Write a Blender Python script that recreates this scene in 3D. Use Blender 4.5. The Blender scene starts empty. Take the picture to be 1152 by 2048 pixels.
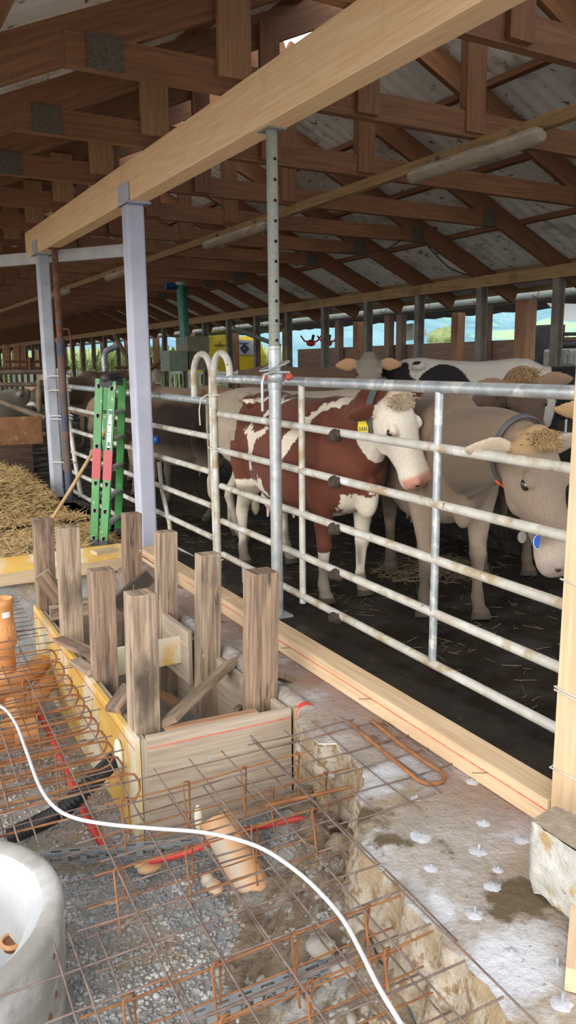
import bpy, math, random
import numpy as np
from mathutils import Vector, Matrix
random.seed(7); rng = np.random.default_rng(7)
R = math.radians
SC = bpy.context.scene
COL = SC.collection

# ------------------------------------------------------------ camera, world, sun, exposure
CAMH = 1.6
YAW, PITCH, ROLL = R(29.9), R(10.6), R(-0.55)
fw = Vector((math.sin(YAW)*math.cos(PITCH), math.cos(YAW)*math.cos(PITCH), -math.sin(PITCH)))
rt = Vector((math.cos(YAW), -math.sin(YAW), 0)); up = rt.cross(fw)
rt, up = rt*math.cos(ROLL)+up*math.sin(ROLL), up*math.cos(ROLL)-rt*math.sin(ROLL)
cd = bpy.data.cameras.new('camera'); cam = bpy.data.objects.new('camera', cd); COL.objects.link(cam)
cd.sensor_fit = 'VERTICAL'; cd.sensor_height = 36; cd.sensor_width = 36
FPX = 1560.; cd.lens = FPX/2048*36; cd.clip_end = 3000; cd.clip_start = .05
M4 = Matrix.Identity(4)
for i in range(3):
    M4[i][0], M4[i][1], M4[i][2] = rt[i], up[i], -fw[i]
M4[2][3] = CAMH
cam.matrix_world = M4; SC.camera = cam

w = bpy.data.worlds.new('sky'); SC.world = w; w.use_nodes = True
nt = w.node_tree; bg = nt.nodes['Background']
tc = nt.nodes.new('ShaderNodeTexCoord'); nz = nt.nodes.new('ShaderNodeTexNoise'); rp = nt.nodes.new('ShaderNodeValToRGB')
nz.inputs['Scale'].default_value = 2.2; nz.inputs['Detail'].default_value = 5
rp.color_ramp.elements[0].color = (.74, .83, .98, 1); rp.color_ramp.elements[1].color = (1, 1, .98, 1)
rp.color_ramp.elements[0].position = .35; rp.color_ramp.elements[1].position = .6
nt.links.new(tc.outputs['Generated'], nz.inputs['Vector']); nt.links.new(nz.outputs['Fac'], rp.inputs['Fac'])
nt.links.new(rp.outputs['Color'], bg.inputs['Color'])
bg.inputs['Strength'].default_value = 1.35
sd = bpy.data.lights.new('sun', 'SUN'); sun = bpy.data.objects.new('sun', sd); COL.objects.link(sun)
sd.energy = 2.0; sd.angle = R(40); sd.color = (1, .96, .9)
SUN_FROM = Vector((-1.0, -.75, .40))
sun.rotation_euler = SUN_FROM.to_track_quat('Z', 'Y').to_euler()
SC.view_settings.view_transform = 'Standard'; SC.view_settings.look = 'None'
SC.view_settings.gamma = 1; SC.view_settings.use_curve_mapping = False
SC.view_settings.exposure = 0.66

# measuring helpers: a point of the photograph met with a known plane of the place
def ray(x, y): return rt*((x-576)/FPX) - up*((y-1024)/FPX) + fw
def PZ(x, y, z):
    d = ray(x, y); return Vector((0, 0, CAMH)) + d*((z-CAMH)/d.z)
def PX(x, y, X):
    d = ray(x, y); return Vector((0, 0, CAMH)) + d*(X/d.x)
def PY(x, y, Y):
    d = ray(x, y); return Vector((0, 0, CAMH)) + d*(Y/d.y)

# ------------------------------------------------------------ materials
MATS = {}
def M(name, a, b=None, scale=6, stretch=(1, 1, 1), rough=.7, metal=0, bump=.25, bscale=None, spots=(), uv=False, detail=6, pos=(.35, .65), rnd=True, spec=.5, dist=.01, roughvar=None, coat=0):
    """two-tone noise colour, extra layers of spots (colour, scale, lo, hi, stretch), bump"""
    if name in MATS: return MATS[name]
    m = bpy.data.materials.new(name); m.use_nodes = True; t = m.node_tree; N = t.nodes; L = t.links
    p = N['Principled BSDF']; p.inputs['Metallic'].default_value = metal; p.inputs['Roughness'].default_value = rough
    p.inputs['Specular IOR Level'].default_value = spec
    if coat: p.inputs['Coat Weight'].default_value = coat; p.inputs['Coat Roughness'].default_value = .15
    tc = N.new('ShaderNodeTexCoord'); src = tc.outputs['UV' if uv else 'Object']
    if rnd:
        oi = N.new('ShaderNodeObjectInfo'); mu = N.new('ShaderNodeMath'); mu.operation = 'MULTIPLY'; mu.inputs[1].default_value = 37.
        L.new(oi.outputs['Random'], mu.inputs[0]); va = N.new('ShaderNodeVectorMath'); va.operation = 'ADD'
        L.new(src, va.inputs[0]); L.new(mu.outputs[0], va.inputs[1]); src = va.outputs[0]
    def noise(sc, st, det=detail):
        mp = N.new('ShaderNodeMapping'); mp.inputs['Scale'].default_value = st; L.new(src, mp.inputs['Vector'])
        n = N.new('ShaderNodeTexNoise'); n.inputs['Scale'].default_value = sc; n.inputs['Detail'].default_value = det
        n.inputs['Roughness'].default_value = .6
        L.new(mp.outputs[0], n.inputs['Vector']); return n.outputs['Fac']
    f = noise(scale, stretch)
    r = N.new('ShaderNodeValToRGB'); e = r.color_ramp.elements
    e[0].position, e[1].position = pos; e[0].color = (*a, 1); e[1].color = (*(b or a), 1)
    L.new(f, r.inputs['Fac']); col = r.outputs['Color']
    for s in spots:
        c, sc, lo, hi = s[:4]; st = s[4] if len(s) > 4 else (1, 1, 1)
        g = noise(sc, st); r2 = N.new('ShaderNodeValToRGB'); e = r2.color_ramp.elements
        e[0].position = lo; e[1].position = hi; e[0].color = (0, 0, 0, 1); e[1].color = (1, 1, 1, 1)
        L.new(g, r2.inputs['Fac']); mx = N.new('ShaderNodeMix'); mx.data_type = 'RGBA'
        L.new(r2.outputs['Color'], mx.inputs['Factor']); L.new(col, mx.inputs['A']); mx.inputs['B'].default_value = (*c, 1)
        col = mx.outputs['Result']
    L.new(col, p.inputs['Base Color'])
    if roughvar:
        rr = N.new('ShaderNodeMapRange'); L.new(noise(roughvar[0], (1, 1, 1)), rr.inputs['Value'])
        rr.inputs['From Min'].default_value = .4; rr.inputs['From Max'].default_value = .6
        rr.inputs['To Min'].default_value = roughvar[1]; rr.inputs['To Max'].default_value = roughvar[2]
        L.new(rr.outputs[0], p.inputs['Roughness'])
    if bump:
        bn = N.new('ShaderNodeBump'); bn.inputs['Strength'].default_value = bump; bn.inputs['Distance'].default_value = dist
        L.new(noise(bscale or scale*3, stretch), bn.inputs['Height']); L.new(bn.outputs[0], p.inputs['Normal'])
    MATS[name] = m; return m

def add_overspray():
    t = CONC.node_tree; N = t.nodes; L = t.links; p = N['Principled BSDF']; src = p.inputs['Base Color'].links[0].from_socket
    tc = N.new('ShaderNodeTexCoord'); sx = N.new('ShaderNodeSeparateXYZ'); L.new(tc.outputs['Object'], sx.inputs[0])
    mr = N.new('ShaderNodeMapRange'); mr.inputs['From Min'].default_value = 1.80; mr.inputs['From Max'].default_value = 2.12; L.new(sx.outputs['X'], mr.inputs['Value'])
    n = N.new('ShaderNodeTexNoise'); n.inputs['Scale'].default_value = 5; n.inputs['Detail'].default_value = 8; L.new(tc.outputs['Object'], n.inputs['Vector'])
    mu = N.new('ShaderNodeMath'); mu.operation = 'MULTIPLY'; L.new(mr.outputs[0], mu.inputs[0]); L.new(n.outputs['Fac'], mu.inputs[1])
    mx = N.new('ShaderNodeMix'); mx.data_type = 'RGBA'; L.new(mu.outputs[0], mx.inputs['Factor']); L.new(src, mx.inputs['A']); mx.inputs['B'].default_value = (.20, .075, .065, 1)
    L.new(mx.outputs['Result'], p.inputs['Base Color'])
GR = (1.2, 22, 1)          # grain stretch for UV wood, u along the piece
def wood(name, a, b, spots=(), rough=.75, bump=.3):
    return M(name, a, b, scale=2.2, stretch=GR, rough=rough, uv=True, bump=bump, bscale=9, spots=spots, dist=.004, detail=9)
W_BEAM = wood('glulam spruce', (.80, .51, .27), (.92, .66, .39), [((.36, .19, .09), 7, .69, .73, (1.6, .8, 1)), ((.58, .42, .26), 1.8, .60, .78, (1, 1, 1)), ((.45, .28, .15), 16, .70, .76, (3, .25, 1))], rough=.55, bump=.1)
W_NEW = wood('fresh spruce', (.56, .38, .22), (.70, .52, .33), [((.36, .17, .07), 6, .69, .73, (1, 2, 1))], bump=.12)
W_TRUSS = wood('aged brown truss timber', (.135, .056, .024), (.225, .100, .044), [((.07, .035, .018), 7, .66, .74, (1, 2, 1)), ((.34, .26, .19), 40, .72, .76, (1, .3, 1))])
W_WEB = wood('lighter brown web board', (.25, .125, .055), (.36, .19, .09), [((.1, .05, .02), 8, .68, .73, (1, 2, 1))])
W_PLATE = wood('olive brown plate timber', (.20, .12, .05), (.33, .20, .085), [((.12, .09, .04), 3, .55, .7)])
W_POST = wood('post timber', (.22, .11, .055), (.38, .20, .11), [((.1, .05, .03), 4, .6, .75, (1, 3, 1))])
W_OLD = wood('weathered grey stake', (.19, .125, .085), (.46, .35, .245), [((.085, .06, .042), 1.6, .55, .70, (1, 3, 1)), ((.12, .085, .06), 8, .60, .66, (.25, 2.2, 1)), ((.62, .58, .52), 9, .69, .74)], bump=.6)
W_OLD2 = wood('weathered brown stake', (.15, .095, .065), (.38, .26, .17), [((.06, .045, .035), 1.3, .52, .66, (1, 2.5, 1)), ((.07, .05, .038), 8, .58, .65, (.25, 2.2, 1)), ((.6, .55, .5), 12, .7, .76)], bump=.6)
W_SHUT = wood('shuttering board grey', (.36, .28, .205), (.52, .43, .33), [((.50, .20, .09), 1.6, .66, .8, (1, .5, 1)), ((.70, .66, .58), 3, .6, .75)], bump=.2)
W_YEL = M('yellow shuttering board', (.62, .36, .07), (.74, .50, .14), scale=2, stretch=(1, 4, 1), uv=True, rough=.5, bump=.12,
          spots=[((.70, .62, .46), 1.6, .48, .56, (1.6, 1, 1)), ((.42, .36, .26), 5, .62, .72)])
W_DARK = wood('dark board wall', (.055, .032, .022), (.12, .07, .045))
PLY = wood('board edge', (.34, .22, .12), (.5, .34, .2))
GALV = M('galvanised steel pipe', (.34, .37, .39), (.54, .57, .58), scale=14, rough=.42, metal=.55, bump=.1,
         spots=[((.70, .70, .66), 9, .55, .62), ((.46, .37, .24), 7, .60, .70), ((.16, .11, .07), 16, .70, .73)], dist=.002)
GALVD = M('dirty galvanised pipe', (.46, .44, .38), (.60, .58, .52), scale=10, rough=.6, metal=.15, bump=.2,
          spots=[((.38, .29, .18), 6, .52, .64), ((.15, .10, .06), 14, .66, .7), ((.66, .67, .66), 5, .58, .66)], dist=.003)
STEELP = M('lilac white painted steel', (.42, .43, .53), (.52, .53, .62), scale=3, rough=.5, bump=.03, spots=[((.06, .05, .05), 22, .76, .78), ((.42, .44, .5), 3, .6, .8)])
STEELG = M('grey painted steel', (.36, .38, .43), (.48, .50, .55), scale=4, rough=.5, bump=.05, spots=[((.3, .3, .32), 5, .55, .7)])
PROPM = M('galvanised prop steel', (.34, .36, .36), (.50, .52, .52), scale=18, rough=.45, metal=.5, bump=.12, dist=.002)
PROPI = M('mottled prop inner tube', (.22, .225, .19), (.29, .295, .26), scale=60, rough=.6, metal=.3, bump=.2, dist=.002)
RUST = M('rusty brown tube', (.10, .045, .03), (.22, .09, .045), scale=12, rough=.85, bump=.3, dist=.002)
RED = M('red paint', (.42, .05, .03), (.5, .1, .06), rough=.6)
REBAR = M('rebar wire', (.13, .09, .075), (.25, .185, .155), scale=14, rough=.6, metal=.25, bump=.1, spots=[((.27, .115, .05), 5, .58, .68)], rnd=True, dist=.001)
REBARO = M('orange rusty rebar', (.20, .075, .03), (.35, .15, .05), scale=12, rough=.8, metal=.1, bump=.3, bscale=60, dist=.001)
HOLE = M('black hole', (.006, .006, .006), bump=0, rough=.9)
CONC = M('old concrete ledge', (.30, .255, .215), (.44, .395, .355), scale=5, rough=.85, bump=1, bscale=30, rnd=False,
         spots=[((.33, .26, .185), 2.6, .5, .62), ((.56, .56, .59), 2.4, .52, .62), ((.12, .09, .05), 2.1, .60, .64), ((.28, .15, .08), 9, .66, .72), ((.17, .14, .11), 34, .64, .70)], dist=.012, roughvar=(2.1, .9, .55))
add_overspray()
CONCS = M('broken concrete side', (.33, .25, .16), (.55, .48, .39), scale=9, rough=.95, bump=1, bscale=24, spots=[((.30, .19, .095), 22, .50, .60), ((.40, .30, .18), 5, .5, .6), ((.2, .15, .1), 11, .6, .66)], rnd=False, dist=.03)
RINGM = M('concrete ring', (.27, .255, .23), (.36, .345, .32), scale=7, rough=.85, bump=.25, bscale=40, spots=[((.46, .455, .44), 4, .5, .6), ((.12, .06, .02), 9, .73, .75)], dist=.004)
RINGW = M('ring inside plaster', (.40, .405, .41), (.50, .505, .51), scale=4, rough=.8, bump=.3, dist=.006, spots=[((.5, .48, .44), 6, .6, .7)])
GRAN = M('pale broken concrete block', (.38, .36, .31), (.58, .56, .52), scale=14, rough=.95, bump=.8, bscale=26, dist=.02, spots=[((.40, .28, .13), 9, .56, .64), ((.15, .13, .11), 30, .68, .7)])
GRANT = M('dusty brown block top', (.26, .2, .14), (.36, .29, .22), scale=30, rough=.95, bump=.6)
GRAV = M('grey gravel', (.27, .28, .28), (.43, .43, .42), scale=9, rough=.95, bump=.6, bscale=60, rnd=False, dist=.01, spots=[((.30, .23, .16), 1.3, .56, .66)])
STONE = M('grey stone', (.22, .225, .23), (.36, .36, .35), scale=22, rough=.9, bump=.2, rnd=False, spots=[((.52, .52, .50), 9, .55, .6), ((.36, .29, .22), 3, .6, .64)])
COB = M('cobble', (.27, .25, .215), (.40, .375, .335), scale=9, rough=.9, bump=.4, dist=.006, spots=[((.34, .25, .16), 6, .52, .62)])
EARTH = M('brown earth', (.17, .125, .08), (.30, .235, .165), scale=8, rough=.95, bump=1, bscale=30, dist=.03, rnd=False, spots=[((.36, .34, .31), 4, .55, .62), ((.34, .22, .10), 14, .6, .66)])
MANURE = M('wet manure floor', (.007, .0055, .004), (.022, .016, .011), scale=2.5, rough=.5, bump=.7, bscale=9, rnd=False, dist=.03,
           spots=[((.05, .036, .02), 24, .62, .70), ((.03, .026, .022), 1.1, .58, .66)], roughvar=(3.2, .85, .10), spec=.35)
STRAWG = M('straw strewn concrete', (.30, .25, .19), (.44, .40, .34), scale=2.5, rough=.95, bump=.4, rnd=False, spots=[((.38, .27, .12), 7, .52, .62)])
STRAW = M('straw', (.34, .215, .085), (.56, .40, .18), scale=9, rough=.9, bump=0)
STRAWD = M('straw mound core', (.20, .13, .05), (.38, .27, .12), scale=30, rough=1, bump=1, dist=.03, rnd=False)
ROOFM = M('fibre cement roof sheet', (.70, .68, .63), (.84, .82, .77), scale=1.4, rough=.9, bump=.15, rnd=False, spots=[((.20, .16, .11), 9, .60, .66), ((.34, .30, .24), 1.6, .54, .7), ((.16, .12, .08), 26, .68, .73)])
GUT = M('grey gutter pipe', (.15, .17, .16), (.22, .24, .22), scale=3, rough=.6, bump=.05)
TIN = M('nail plate', (.085, .065, .045), (.14, .115, .085), scale=60, stretch=(1, 1, 1), rough=.7, metal=.4, bump=.6, bscale=90, dist=.003)
TINL = M('bright nail plate', (.5, .52, .55), (.65, .67, .7), scale=60, rough=.5, metal=.5, bump=.6, bscale=90, dist=.003)
LAMPM = M('dusty lamp cover', (.24, .19, .13), (.36, .30, .22), scale=3, rough=.7, bump=.1, spots=[((.17, .12, .07), 3, .56, .68)])
KG = M('orange drain pipe', (.60, .26, .09), (.68, .34, .14), scale=3, rough=.38, bump=.02, spots=[((.60, .47, .33), 4, .6, .75), ((.3, .14, .06), 15, .72, .75)])
KGD = M('dirty orange drain pipe', (.62, .34, .16), (.72, .44, .24), scale=4, rough=.6, bump=.1, spots=[((.54, .46, .36), 4, .5, .62), ((.3, .2, .12), 15, .68, .72)])
BLK = M('black corrugated plastic', (.012, .012, .014), (.03, .03, .034), rough=.42, bump=0)
REDC = M('red conduit', (.55, .035, .035), (.64, .07, .06), scale=5, rough=.45, bump=0, spots=[((.4, .2, .15), 6, .6, .7)])
WHITE = M('white cable', (.56, .57, .58), (.64, .65, .66), rough=.5, bump=0)
FOAM = M('mounting foam', (.80, .76, .58), (.86, .83, .68), scale=30, rough=.9, bump=.6, dist=.01)
SPACER = M('grey plastic spacer', (.20, .21, .22), (.28, .29, .30), rough=.6, bump=.05)
GREEN = M('green ladder profile', (.02, .19, .028), (.035, .25, .04), scale=3, rough=.35, bump=0, spots=[((.3, .5, .28), 10, .62, .7)])
REDL = M('red ladder band', (.40, .015, .02), rough=.35, bump=0)
ALU = M('grey ladder rung', (.34, .35, .33), (.46, .46, .42), scale=9, rough=.6, metal=.4, bump=.1)
BLACK = M('black plastic', (.015, .015, .017), (.04, .04, .04), rough=.55, bump=.1)
LABELW = M('white label', (.80, .82, .84), rough=.5, bump=0)
HANDLE = M('wooden tool handle', (.34, .20, .085), (.50, .32, .15), scale=4, rough=.6, bump=.05)
IRON = M('dull fork iron', (.13, .095, .07), (.24, .18, .13), rough=.7, metal=.4)
RUSTP = M('rusty steel plate', (.13, .055, .028), (.24, .11, .05), scale=4, rough=.85, bump=.3, spots=[((.35, .19, .08), 7, .55, .68), ((.07, .035, .02), 5, .6, .7)])
YELM = M('yellow machine paint', (.66, .50, .02), (.74, .58, .03), rough=.4, bump=0)
GRNT = M('green tube paint', (.0, .10, .055), (.0, .13, .07), rough=.35, bump=0)
GRNB = M('grey green box', (.13, .17, .12), (.18, .22, .16), rough=.7)
BRNB = M('olive brown hopper', (.16, .14, .09), (.2, .18, .12), rough=.7)
BLUEM = M('blue motor', (.01, .03, .12), rough=.4, bump=0)
BLUET = M('blue plastic tag', (.01, .09, .48), (.02, .12, .52), rough=.35, bump=0)
YTAG = M('yellow ear tag', (.78, .62, .02), rough=.4, bump=0)
TTAG = M('teal ear tag', (.07, .25, .21), rough=.5, bump=0)
STRAP = M('grey collar strap', (.07, .075, .085), (.11, .115, .125), rough=.7, bump=.1)
ORB = M('orange red buckle', (.75, .09, .02), rough=.4, bump=0)
METD = M('dull metal tag', (.3, .29, .26), (.4, .39, .35), rough=.5, metal=.6)
EYEM = M('cow eye', (.008, .005, .004), rough=.12, bump=0, rnd=False, coat=.6)
NOSTRIL_DARK = M('dark nostril hollow', (.05, .02, .015), rough=.4, bump=0)  # near-black colour stands in for the shade inside the nostril
ROPE = M('pale twine', (.66, .64, .55), (.76, .74, .68), rough=.8, bump=0)
MUD = M('dried manure lump', (.03, .02, .014), (.075, .05, .035), scale=30, rough=.95, bump=.8, dist=.01)
PALER = M('pale galvanised barrier', (.62, .65, .66), (.75, .78, .78), rough=.45, metal=.3, bump=0)
WPAINT = M('whitewashed bar', (.50, .50, .52), (.62, .62, .64), rough=.7)
TRED = M('red implement paint', (.5, .04, .02), rough=.5, bump=0)

# ------------------------------------------------------------ mesh building
class MB:
    def __init__(s): s.v = []; s.f = []; s.uv = []; s.sm = []
    def add(s, vs, fs, uvs=None, smooth=False):
        o = len(s.v); s.v += [tuple(p) for p in vs]
        for i, f in enumerate(fs):
            s.f.append([o+k for k in f]); s.sm.append(smooth)
            s.uv.append(uvs[i] if uvs else [(0., 0.)]*len(f))
        return s
    def beam(s, p0, p1, w, h, up=(0, 0, 1), cut0=None, cut1=None):
        p0 = Vector(p0); p1 = Vector(p1); a = (p1-p0); L = a.length; a.normalize()
        u = Vector(up); x = a.cross(u); x.normalize(); z = x.cross(a); z.normalize()
        c = [(-w/2, -h/2), (w/2, -h/2), (w/2, h/2), (-w/2, h/2)]
        vs = [p0+x*i+z*j for i, j in c]+[p1+x*i+z*j for i, j in c]
        fs = [(0, 1, 5, 4), (1, 2, 6, 5), (2, 3, 7, 6), (3, 0, 4, 7), (3, 2, 1, 0), (4, 5, 6, 7)]
        r = random.random()*5
        q = [0, w, w+h, 2*w+h, 2*w+2*h]; uvs = []
        for k in range(4): uvs.append([(0+r, q[k]), (0+r, q[k+1]), (L+r, q[k+1]), (L+r, q[k])])
        uvs.append([(r, 0), (r, w), (r+h*.3, w), (r+h*.3, 0)]); uvs.append([(r, 0), (r, w), (r+h*.3, w), (r+h*.3, 0)])
        return s.add(vs, fs, uvs)
    def box(s, x0, x1, y0, y1, z0, z1):
        d = [x1-x0, y1-y0, z1-z0]; k = d.index(max(d)); cx, cy, cz = (x0+x1)/2, (y0+y1)/2, (z0+z1)/2
        if k == 0: return s.beam((x0, cy, cz), (x1, cy, cz), d[1], d[2])
        if k == 1: return s.beam((cx, y0, cz), (cx, y1, cz), d[0], d[2])
        return s.beam((cx, cy, z0), (cx, cy, z1), d[0], d[1], (0, 1, 0))
    def tube(s, pts, r, n=10, cap=True, ref=None, smooth=True):
        pts = [Vector(p) for p in pts]; m = len(pts)
        rs = r if isinstance(r, (list, tuple)) else [r]*m
        rs = [(q, q) if not isinstance(q, (list, tuple)) else q for q in rs]
        vs = []; X = None
        for i, p in enumerate(pts):
            t = (pts[min(i+1, m-1)]-pts[max(i-1, 0)])
            if t.length < 1e-9: t = Vector((0, 0, 1))
            t.normalize()
            if X is None:
                h = Vector(ref) if ref else (Vector((0, 0, 1)) if abs(t.z) < .9 else Vector((0, 1, 0)))
                X = (h-t*h.dot(t)).normalized()
            elif ref: 
                h = Vector(ref); X = (h-t*h.dot(t)).normalized()
            else: X = (X-t*X.dot(t)).normalized()
            Y = t.cross(X)
            for k in range(n):
                a = 2*math.pi*k/n; vs.append(p+X*(rs[i][0]*math.cos(a))+Y*(rs[i][1]*math.sin(a)))
        fs = []
        for i in range(m-1):
            for k in range(n):
                k2 = (k+1) % n; fs.append((i*n+k, i*n+k2, (i+1)*n+k2, (i+1)*n+k))
        s.add(vs, fs, None, smooth)
        if cap: s.add([vs[k] for k in range(n)], [tuple(reversed(range(n)))]); s.add([vs[(m-1)*n+k] for k in range(n)], [tuple(range(n))])
        return s
    def ctube(s, pts, r, n=12):
        """closed tube (shared verts) so that it can be remeshed"""
        o = len(s.v); s.tube(pts, r, n, cap=False); m = len(pts)
        s.f.append([o+k for k in reversed(range(n))]); s.uv.append([(0, 0)]*n); s.sm.append(True)
        s.f.append([o+(m-1)*n+k for k in range(n)]); s.uv.append([(0, 0)]*n); s.sm.append(True)
        return s
    def ell(s, c, r, n=14, m=10, mat=None):
        vs = [Vector((0, 0, -1))]; 
        for i in range(1, m):
            b = -math.pi/2+math.pi*i/m
            for k in range(n): a = 2*math.pi*k/n; vs.append(Vector((math.cos(b)*math.cos(a), math.cos(b)*math.sin(a), math.sin(b))))
        vs.append(Vector((0, 0, 1))); fs = []
        for k in range(n): fs.append((0, 1+(k+1) % n, 1+k))
        for i in range(m-2):
            for k in range(n): k2 = (k+1) % n; fs.append((1+i*n+k, 1+i*n+k2, 1+(i+1)*n+k2, 1+(i+1)*n+k))
        l = len(vs)-1
        for k in range(n): fs.append((1+(m-2)*n+k, 1+(m-2)*n+(k+1) % n, l))
        out = []
        for v in vs:
            q = Vector((v.x*r[0], v.y*r[1], v.z*r[2]))
            if mat: q = mat @ q
            out.append(q+Vector(c))
        return s.add(out, fs, None, True)
    def lathe(s, prof, c, n=40, axis=None, smooth=True):
        """prof: (radius, z) list turned around the vertical through c; closed if first==last"""
        vs = []; c = Vector(c)
        for r_, z in prof:
            for k in range(n): a = 2*math.pi*k/n; vs.append(c+Vector((r_*math.cos(a), r_*math.sin(a), z)))
        fs = []
        for i in range(len(prof)-1):
            for k in range(n): k2 = (k+1) % n; fs.append((i*n+k, i*n+k2, (i+1)*n+k2, (i+1)*n+k))
        return s.add(vs, fs, None, smooth)
    def prism(s, poly, z0, z1):
        n = len(poly); vs = [(x, y, z0) for x, y in poly]+[(x, y, z1) for x, y in poly]
        fs = [tuple(reversed(range(n))), tuple(range(n, 2*n))]+[(k, (k+1) % n, n+(k+1) % n, n+k) for k in range(n)]
        return s.add(vs, fs)
    def raw(s):
        me = bpy.data.meshes.new('m'); me.from_pydata([tuple(v) for v in s.v], [], s.f); me.update(); return me

def tag(o, label=None, cat=None, group=None, kind=None):
    if label: o['label'] = label
    if cat: o['category'] = cat
    if group: o['group'] = group
    if kind: o['kind'] = kind
    return o
def wloc(o):
    p = Vector(o.location); q = o.parent
    while q: p += Vector(q.location); q = q.parent
    return p
def obj(name, mb, mat, parent=None, label=None, cat=None, group=None, kind=None, bevel=0, origin=None):
    v = np.array([tuple(p) for p in mb.v], dtype=float)
    if parent is not None: off = np.array(wloc(parent))
    elif origin is not None: off = np.array(origin, float)
    elif kind in ('structure', 'stuff'): off = np.zeros(3)
    else: off = np.array([(v[:, 0].min()+v[:, 0].max())/2, (v[:, 1].min()+v[:, 1].max())/2, v[:, 2].min()])
    me = bpy.data.meshes.new(name); me.from_pydata((v-off).tolist(), [], mb.f)
    me.polygons.foreach_set('use_smooth', mb.sm)
    ul = me.uv_layers.new(name='UVMap'); flat = [c for f in mb.uv for t in f for c in t]; ul.data.foreach_set('uv', flat)
    for m_ in (mat if isinstance(mat, (list, tuple)) else [mat]): me.materials.append(m_)
    me.update()
    o = bpy.data.objects.new(name, me); COL.objects.link(o)
    if parent is not None: o.parent = parent
    else: o.location = off
    if bevel:
        b = o.modifiers.new('bevel', 'BEVEL'); b.width = bevel; b.segments = 2; b.limit_method = 'ANGLE'
    return tag(o, label, cat, group, kind)
def thing(name, loc, label, cat, group=None, kind=None):
    o = bpy.data.objects.new(name, None); COL.objects.link(o); o.location = loc; o.empty_display_size = .1
    return tag(o, label, cat, group, kind)
def copytree(o, parent=None, dloc=None):
    c = o.copy(); COL.objects.link(c)
    if parent is not None: c.parent = parent
    if dloc is not None: c.location = Vector(o.location)+Vector(dloc)
    for ch in list(o.children): copytree(ch, c)
    return c
def struct(name, mb, mat, bevel=0): return obj(name, mb, mat, kind='structure', bevel=bevel)
def grid(x0, x1, y0, y1, nx, ny, fz, smooth=True):
    xs = np.linspace(x0, x1, nx); ys = np.linspace(y0, y1, ny); mb = MB()
    vs = [(x, y, fz(x, y)) for y in ys for x in xs]
    fs = [(j*nx+i, j*nx+i+1, (j+1)*nx+i+1, (j+1)*nx+i) for j in range(ny-1) for i in range(nx-1)]
    return mb.add(vs, fs, None, smooth)
def hsh(x, y): 
    v = math.sin(x*127.1+y*311.7)*43758.5453; return v-math.floor(v)
def vnoise(x, y):
    i, j = math.floor(x), math.floor(y); f, g = x-i, y-j; f = f*f*(3-2*f); g = g*g*(3-2*g)
    return (hsh(i, j)*(1-f)+hsh(i+1, j)*f)*(1-g)+(hsh(i, j+1)*(1-f)+hsh(i+1, j+1)*f)*g

# ------------------------------------------------------------ the setting
LZ = -.05                                   # level of the concrete ledge
LEDGE = [(1.36, -1.2), (1.36, 1.19), (1.37, 1.48), (1.41, 1.76), (1.45, 2.01), (1.52, 2.15), (1.64, 2.32), (1.74, 2.42), (1.79, 2.58), (1.79, 2.70), (1.72, 2.74), (1.74, 2.98), (1.86, 3.06), (1.87, 4.2), (1.87, 5.9), (2.0, 6.6)]
def ledge():
    e = []
    for (a, b) in zip(LEDGE[:-1], LEDGE[1:]):
        n = max(1, int(math.hypot(b[0]-a[0], b[1]-a[1])/.035))
        for k in range(n):
            t = k/n; x = a[0]+(b[0]-a[0])*t; y = a[1]+(b[1]-a[1])*t
            j = .035*(vnoise(y*14, 3)-.5)+.03*(vnoise(y*38, 9)-.5) if y < 2.7 else .006*(vnoise(y*9, 3)-.5)
            e.append((x+j, y))
    e.append(LEDGE[-1]); mb = MB(); n = len(e); K = 12
    vs = []
    for x, y in e:
        for k in range(K+1):
            t = k/K; xx = x+(2.6-x)*t; zz = LZ+.006*(vnoise(xx*7, y*7)-.5)-(.012*(1-t*12) if t < .08 else 0); vs.append((xx, y, zz))
    fs = [(j*(K+1)+i, j*(K+1)+i+1, (j+1)*(K+1)+i+1, (j+1)*(K+1)+i) for j in range(n-1) for i in range(K)]
    mb.add(vs, fs, None, True)
    struct('floor_ledge', mb, CONC)
    mb = MB(); vs = []; S = 14
    for x, y in e:
        for k in range(S+1):
            t = k/S; rough = .05 if y < 2.65 else .012
            sl = .16*t if y < 2.6 else .02*t
            vs.append((x-sl+rough*(vnoise(y*17+k*.8, k*1.3)-.5)*(min(k, 3)/3), y, LZ-.012-.62*t))
    fs = [(j*(S+1)+i, (j+1)*(S+1)+i, (j+1)*(S+1)+i+1, j*(S+1)+i+1) for j in range(n-1) for i in range(S)]
    mb.add(vs, fs, None, True); struct('floor_ledge_side', mb, CONCS)
ledge()
def ledge_x(y):
    for a, b in zip(LEDGE[:-1], LEDGE[1:]):
        if a[1] <= y <= b[1] and b[1] > a[1]: return a[0]+(b[0]-a[0])*(y-a[1])/(b[1]-a[1])
    return 1.36 if y < 0 else 1.87
GZ = -.58
def pit(x, y):
    z = GZ+.035*(vnoise(x*3, y*3)-.5)+.012*(vnoise(x*21, y*21)-.5)
    if y < 3.0:
        d = (x-(ledge_x(y)-.46))/.46
        if d > 0: z += (.30*min(d, 1)**1.3)+.09*(vnoise(x*9, y*9)-.5)*min(d*2, 1)+.03*(vnoise(x*30, y*30)-.5)
        if y > 2.5 and d > 0: z -= .22*min(1, (y-2.5)/.4)*min(d, 1)
    if y > 5.55: z += min(1, (y-5.55)/.8)**1.0*.50+.05*(vnoise(x*8, y*8)-.5)
    if x < -.8: z += min(1, (-.8-x)/1.0)*.4
    return z
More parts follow.
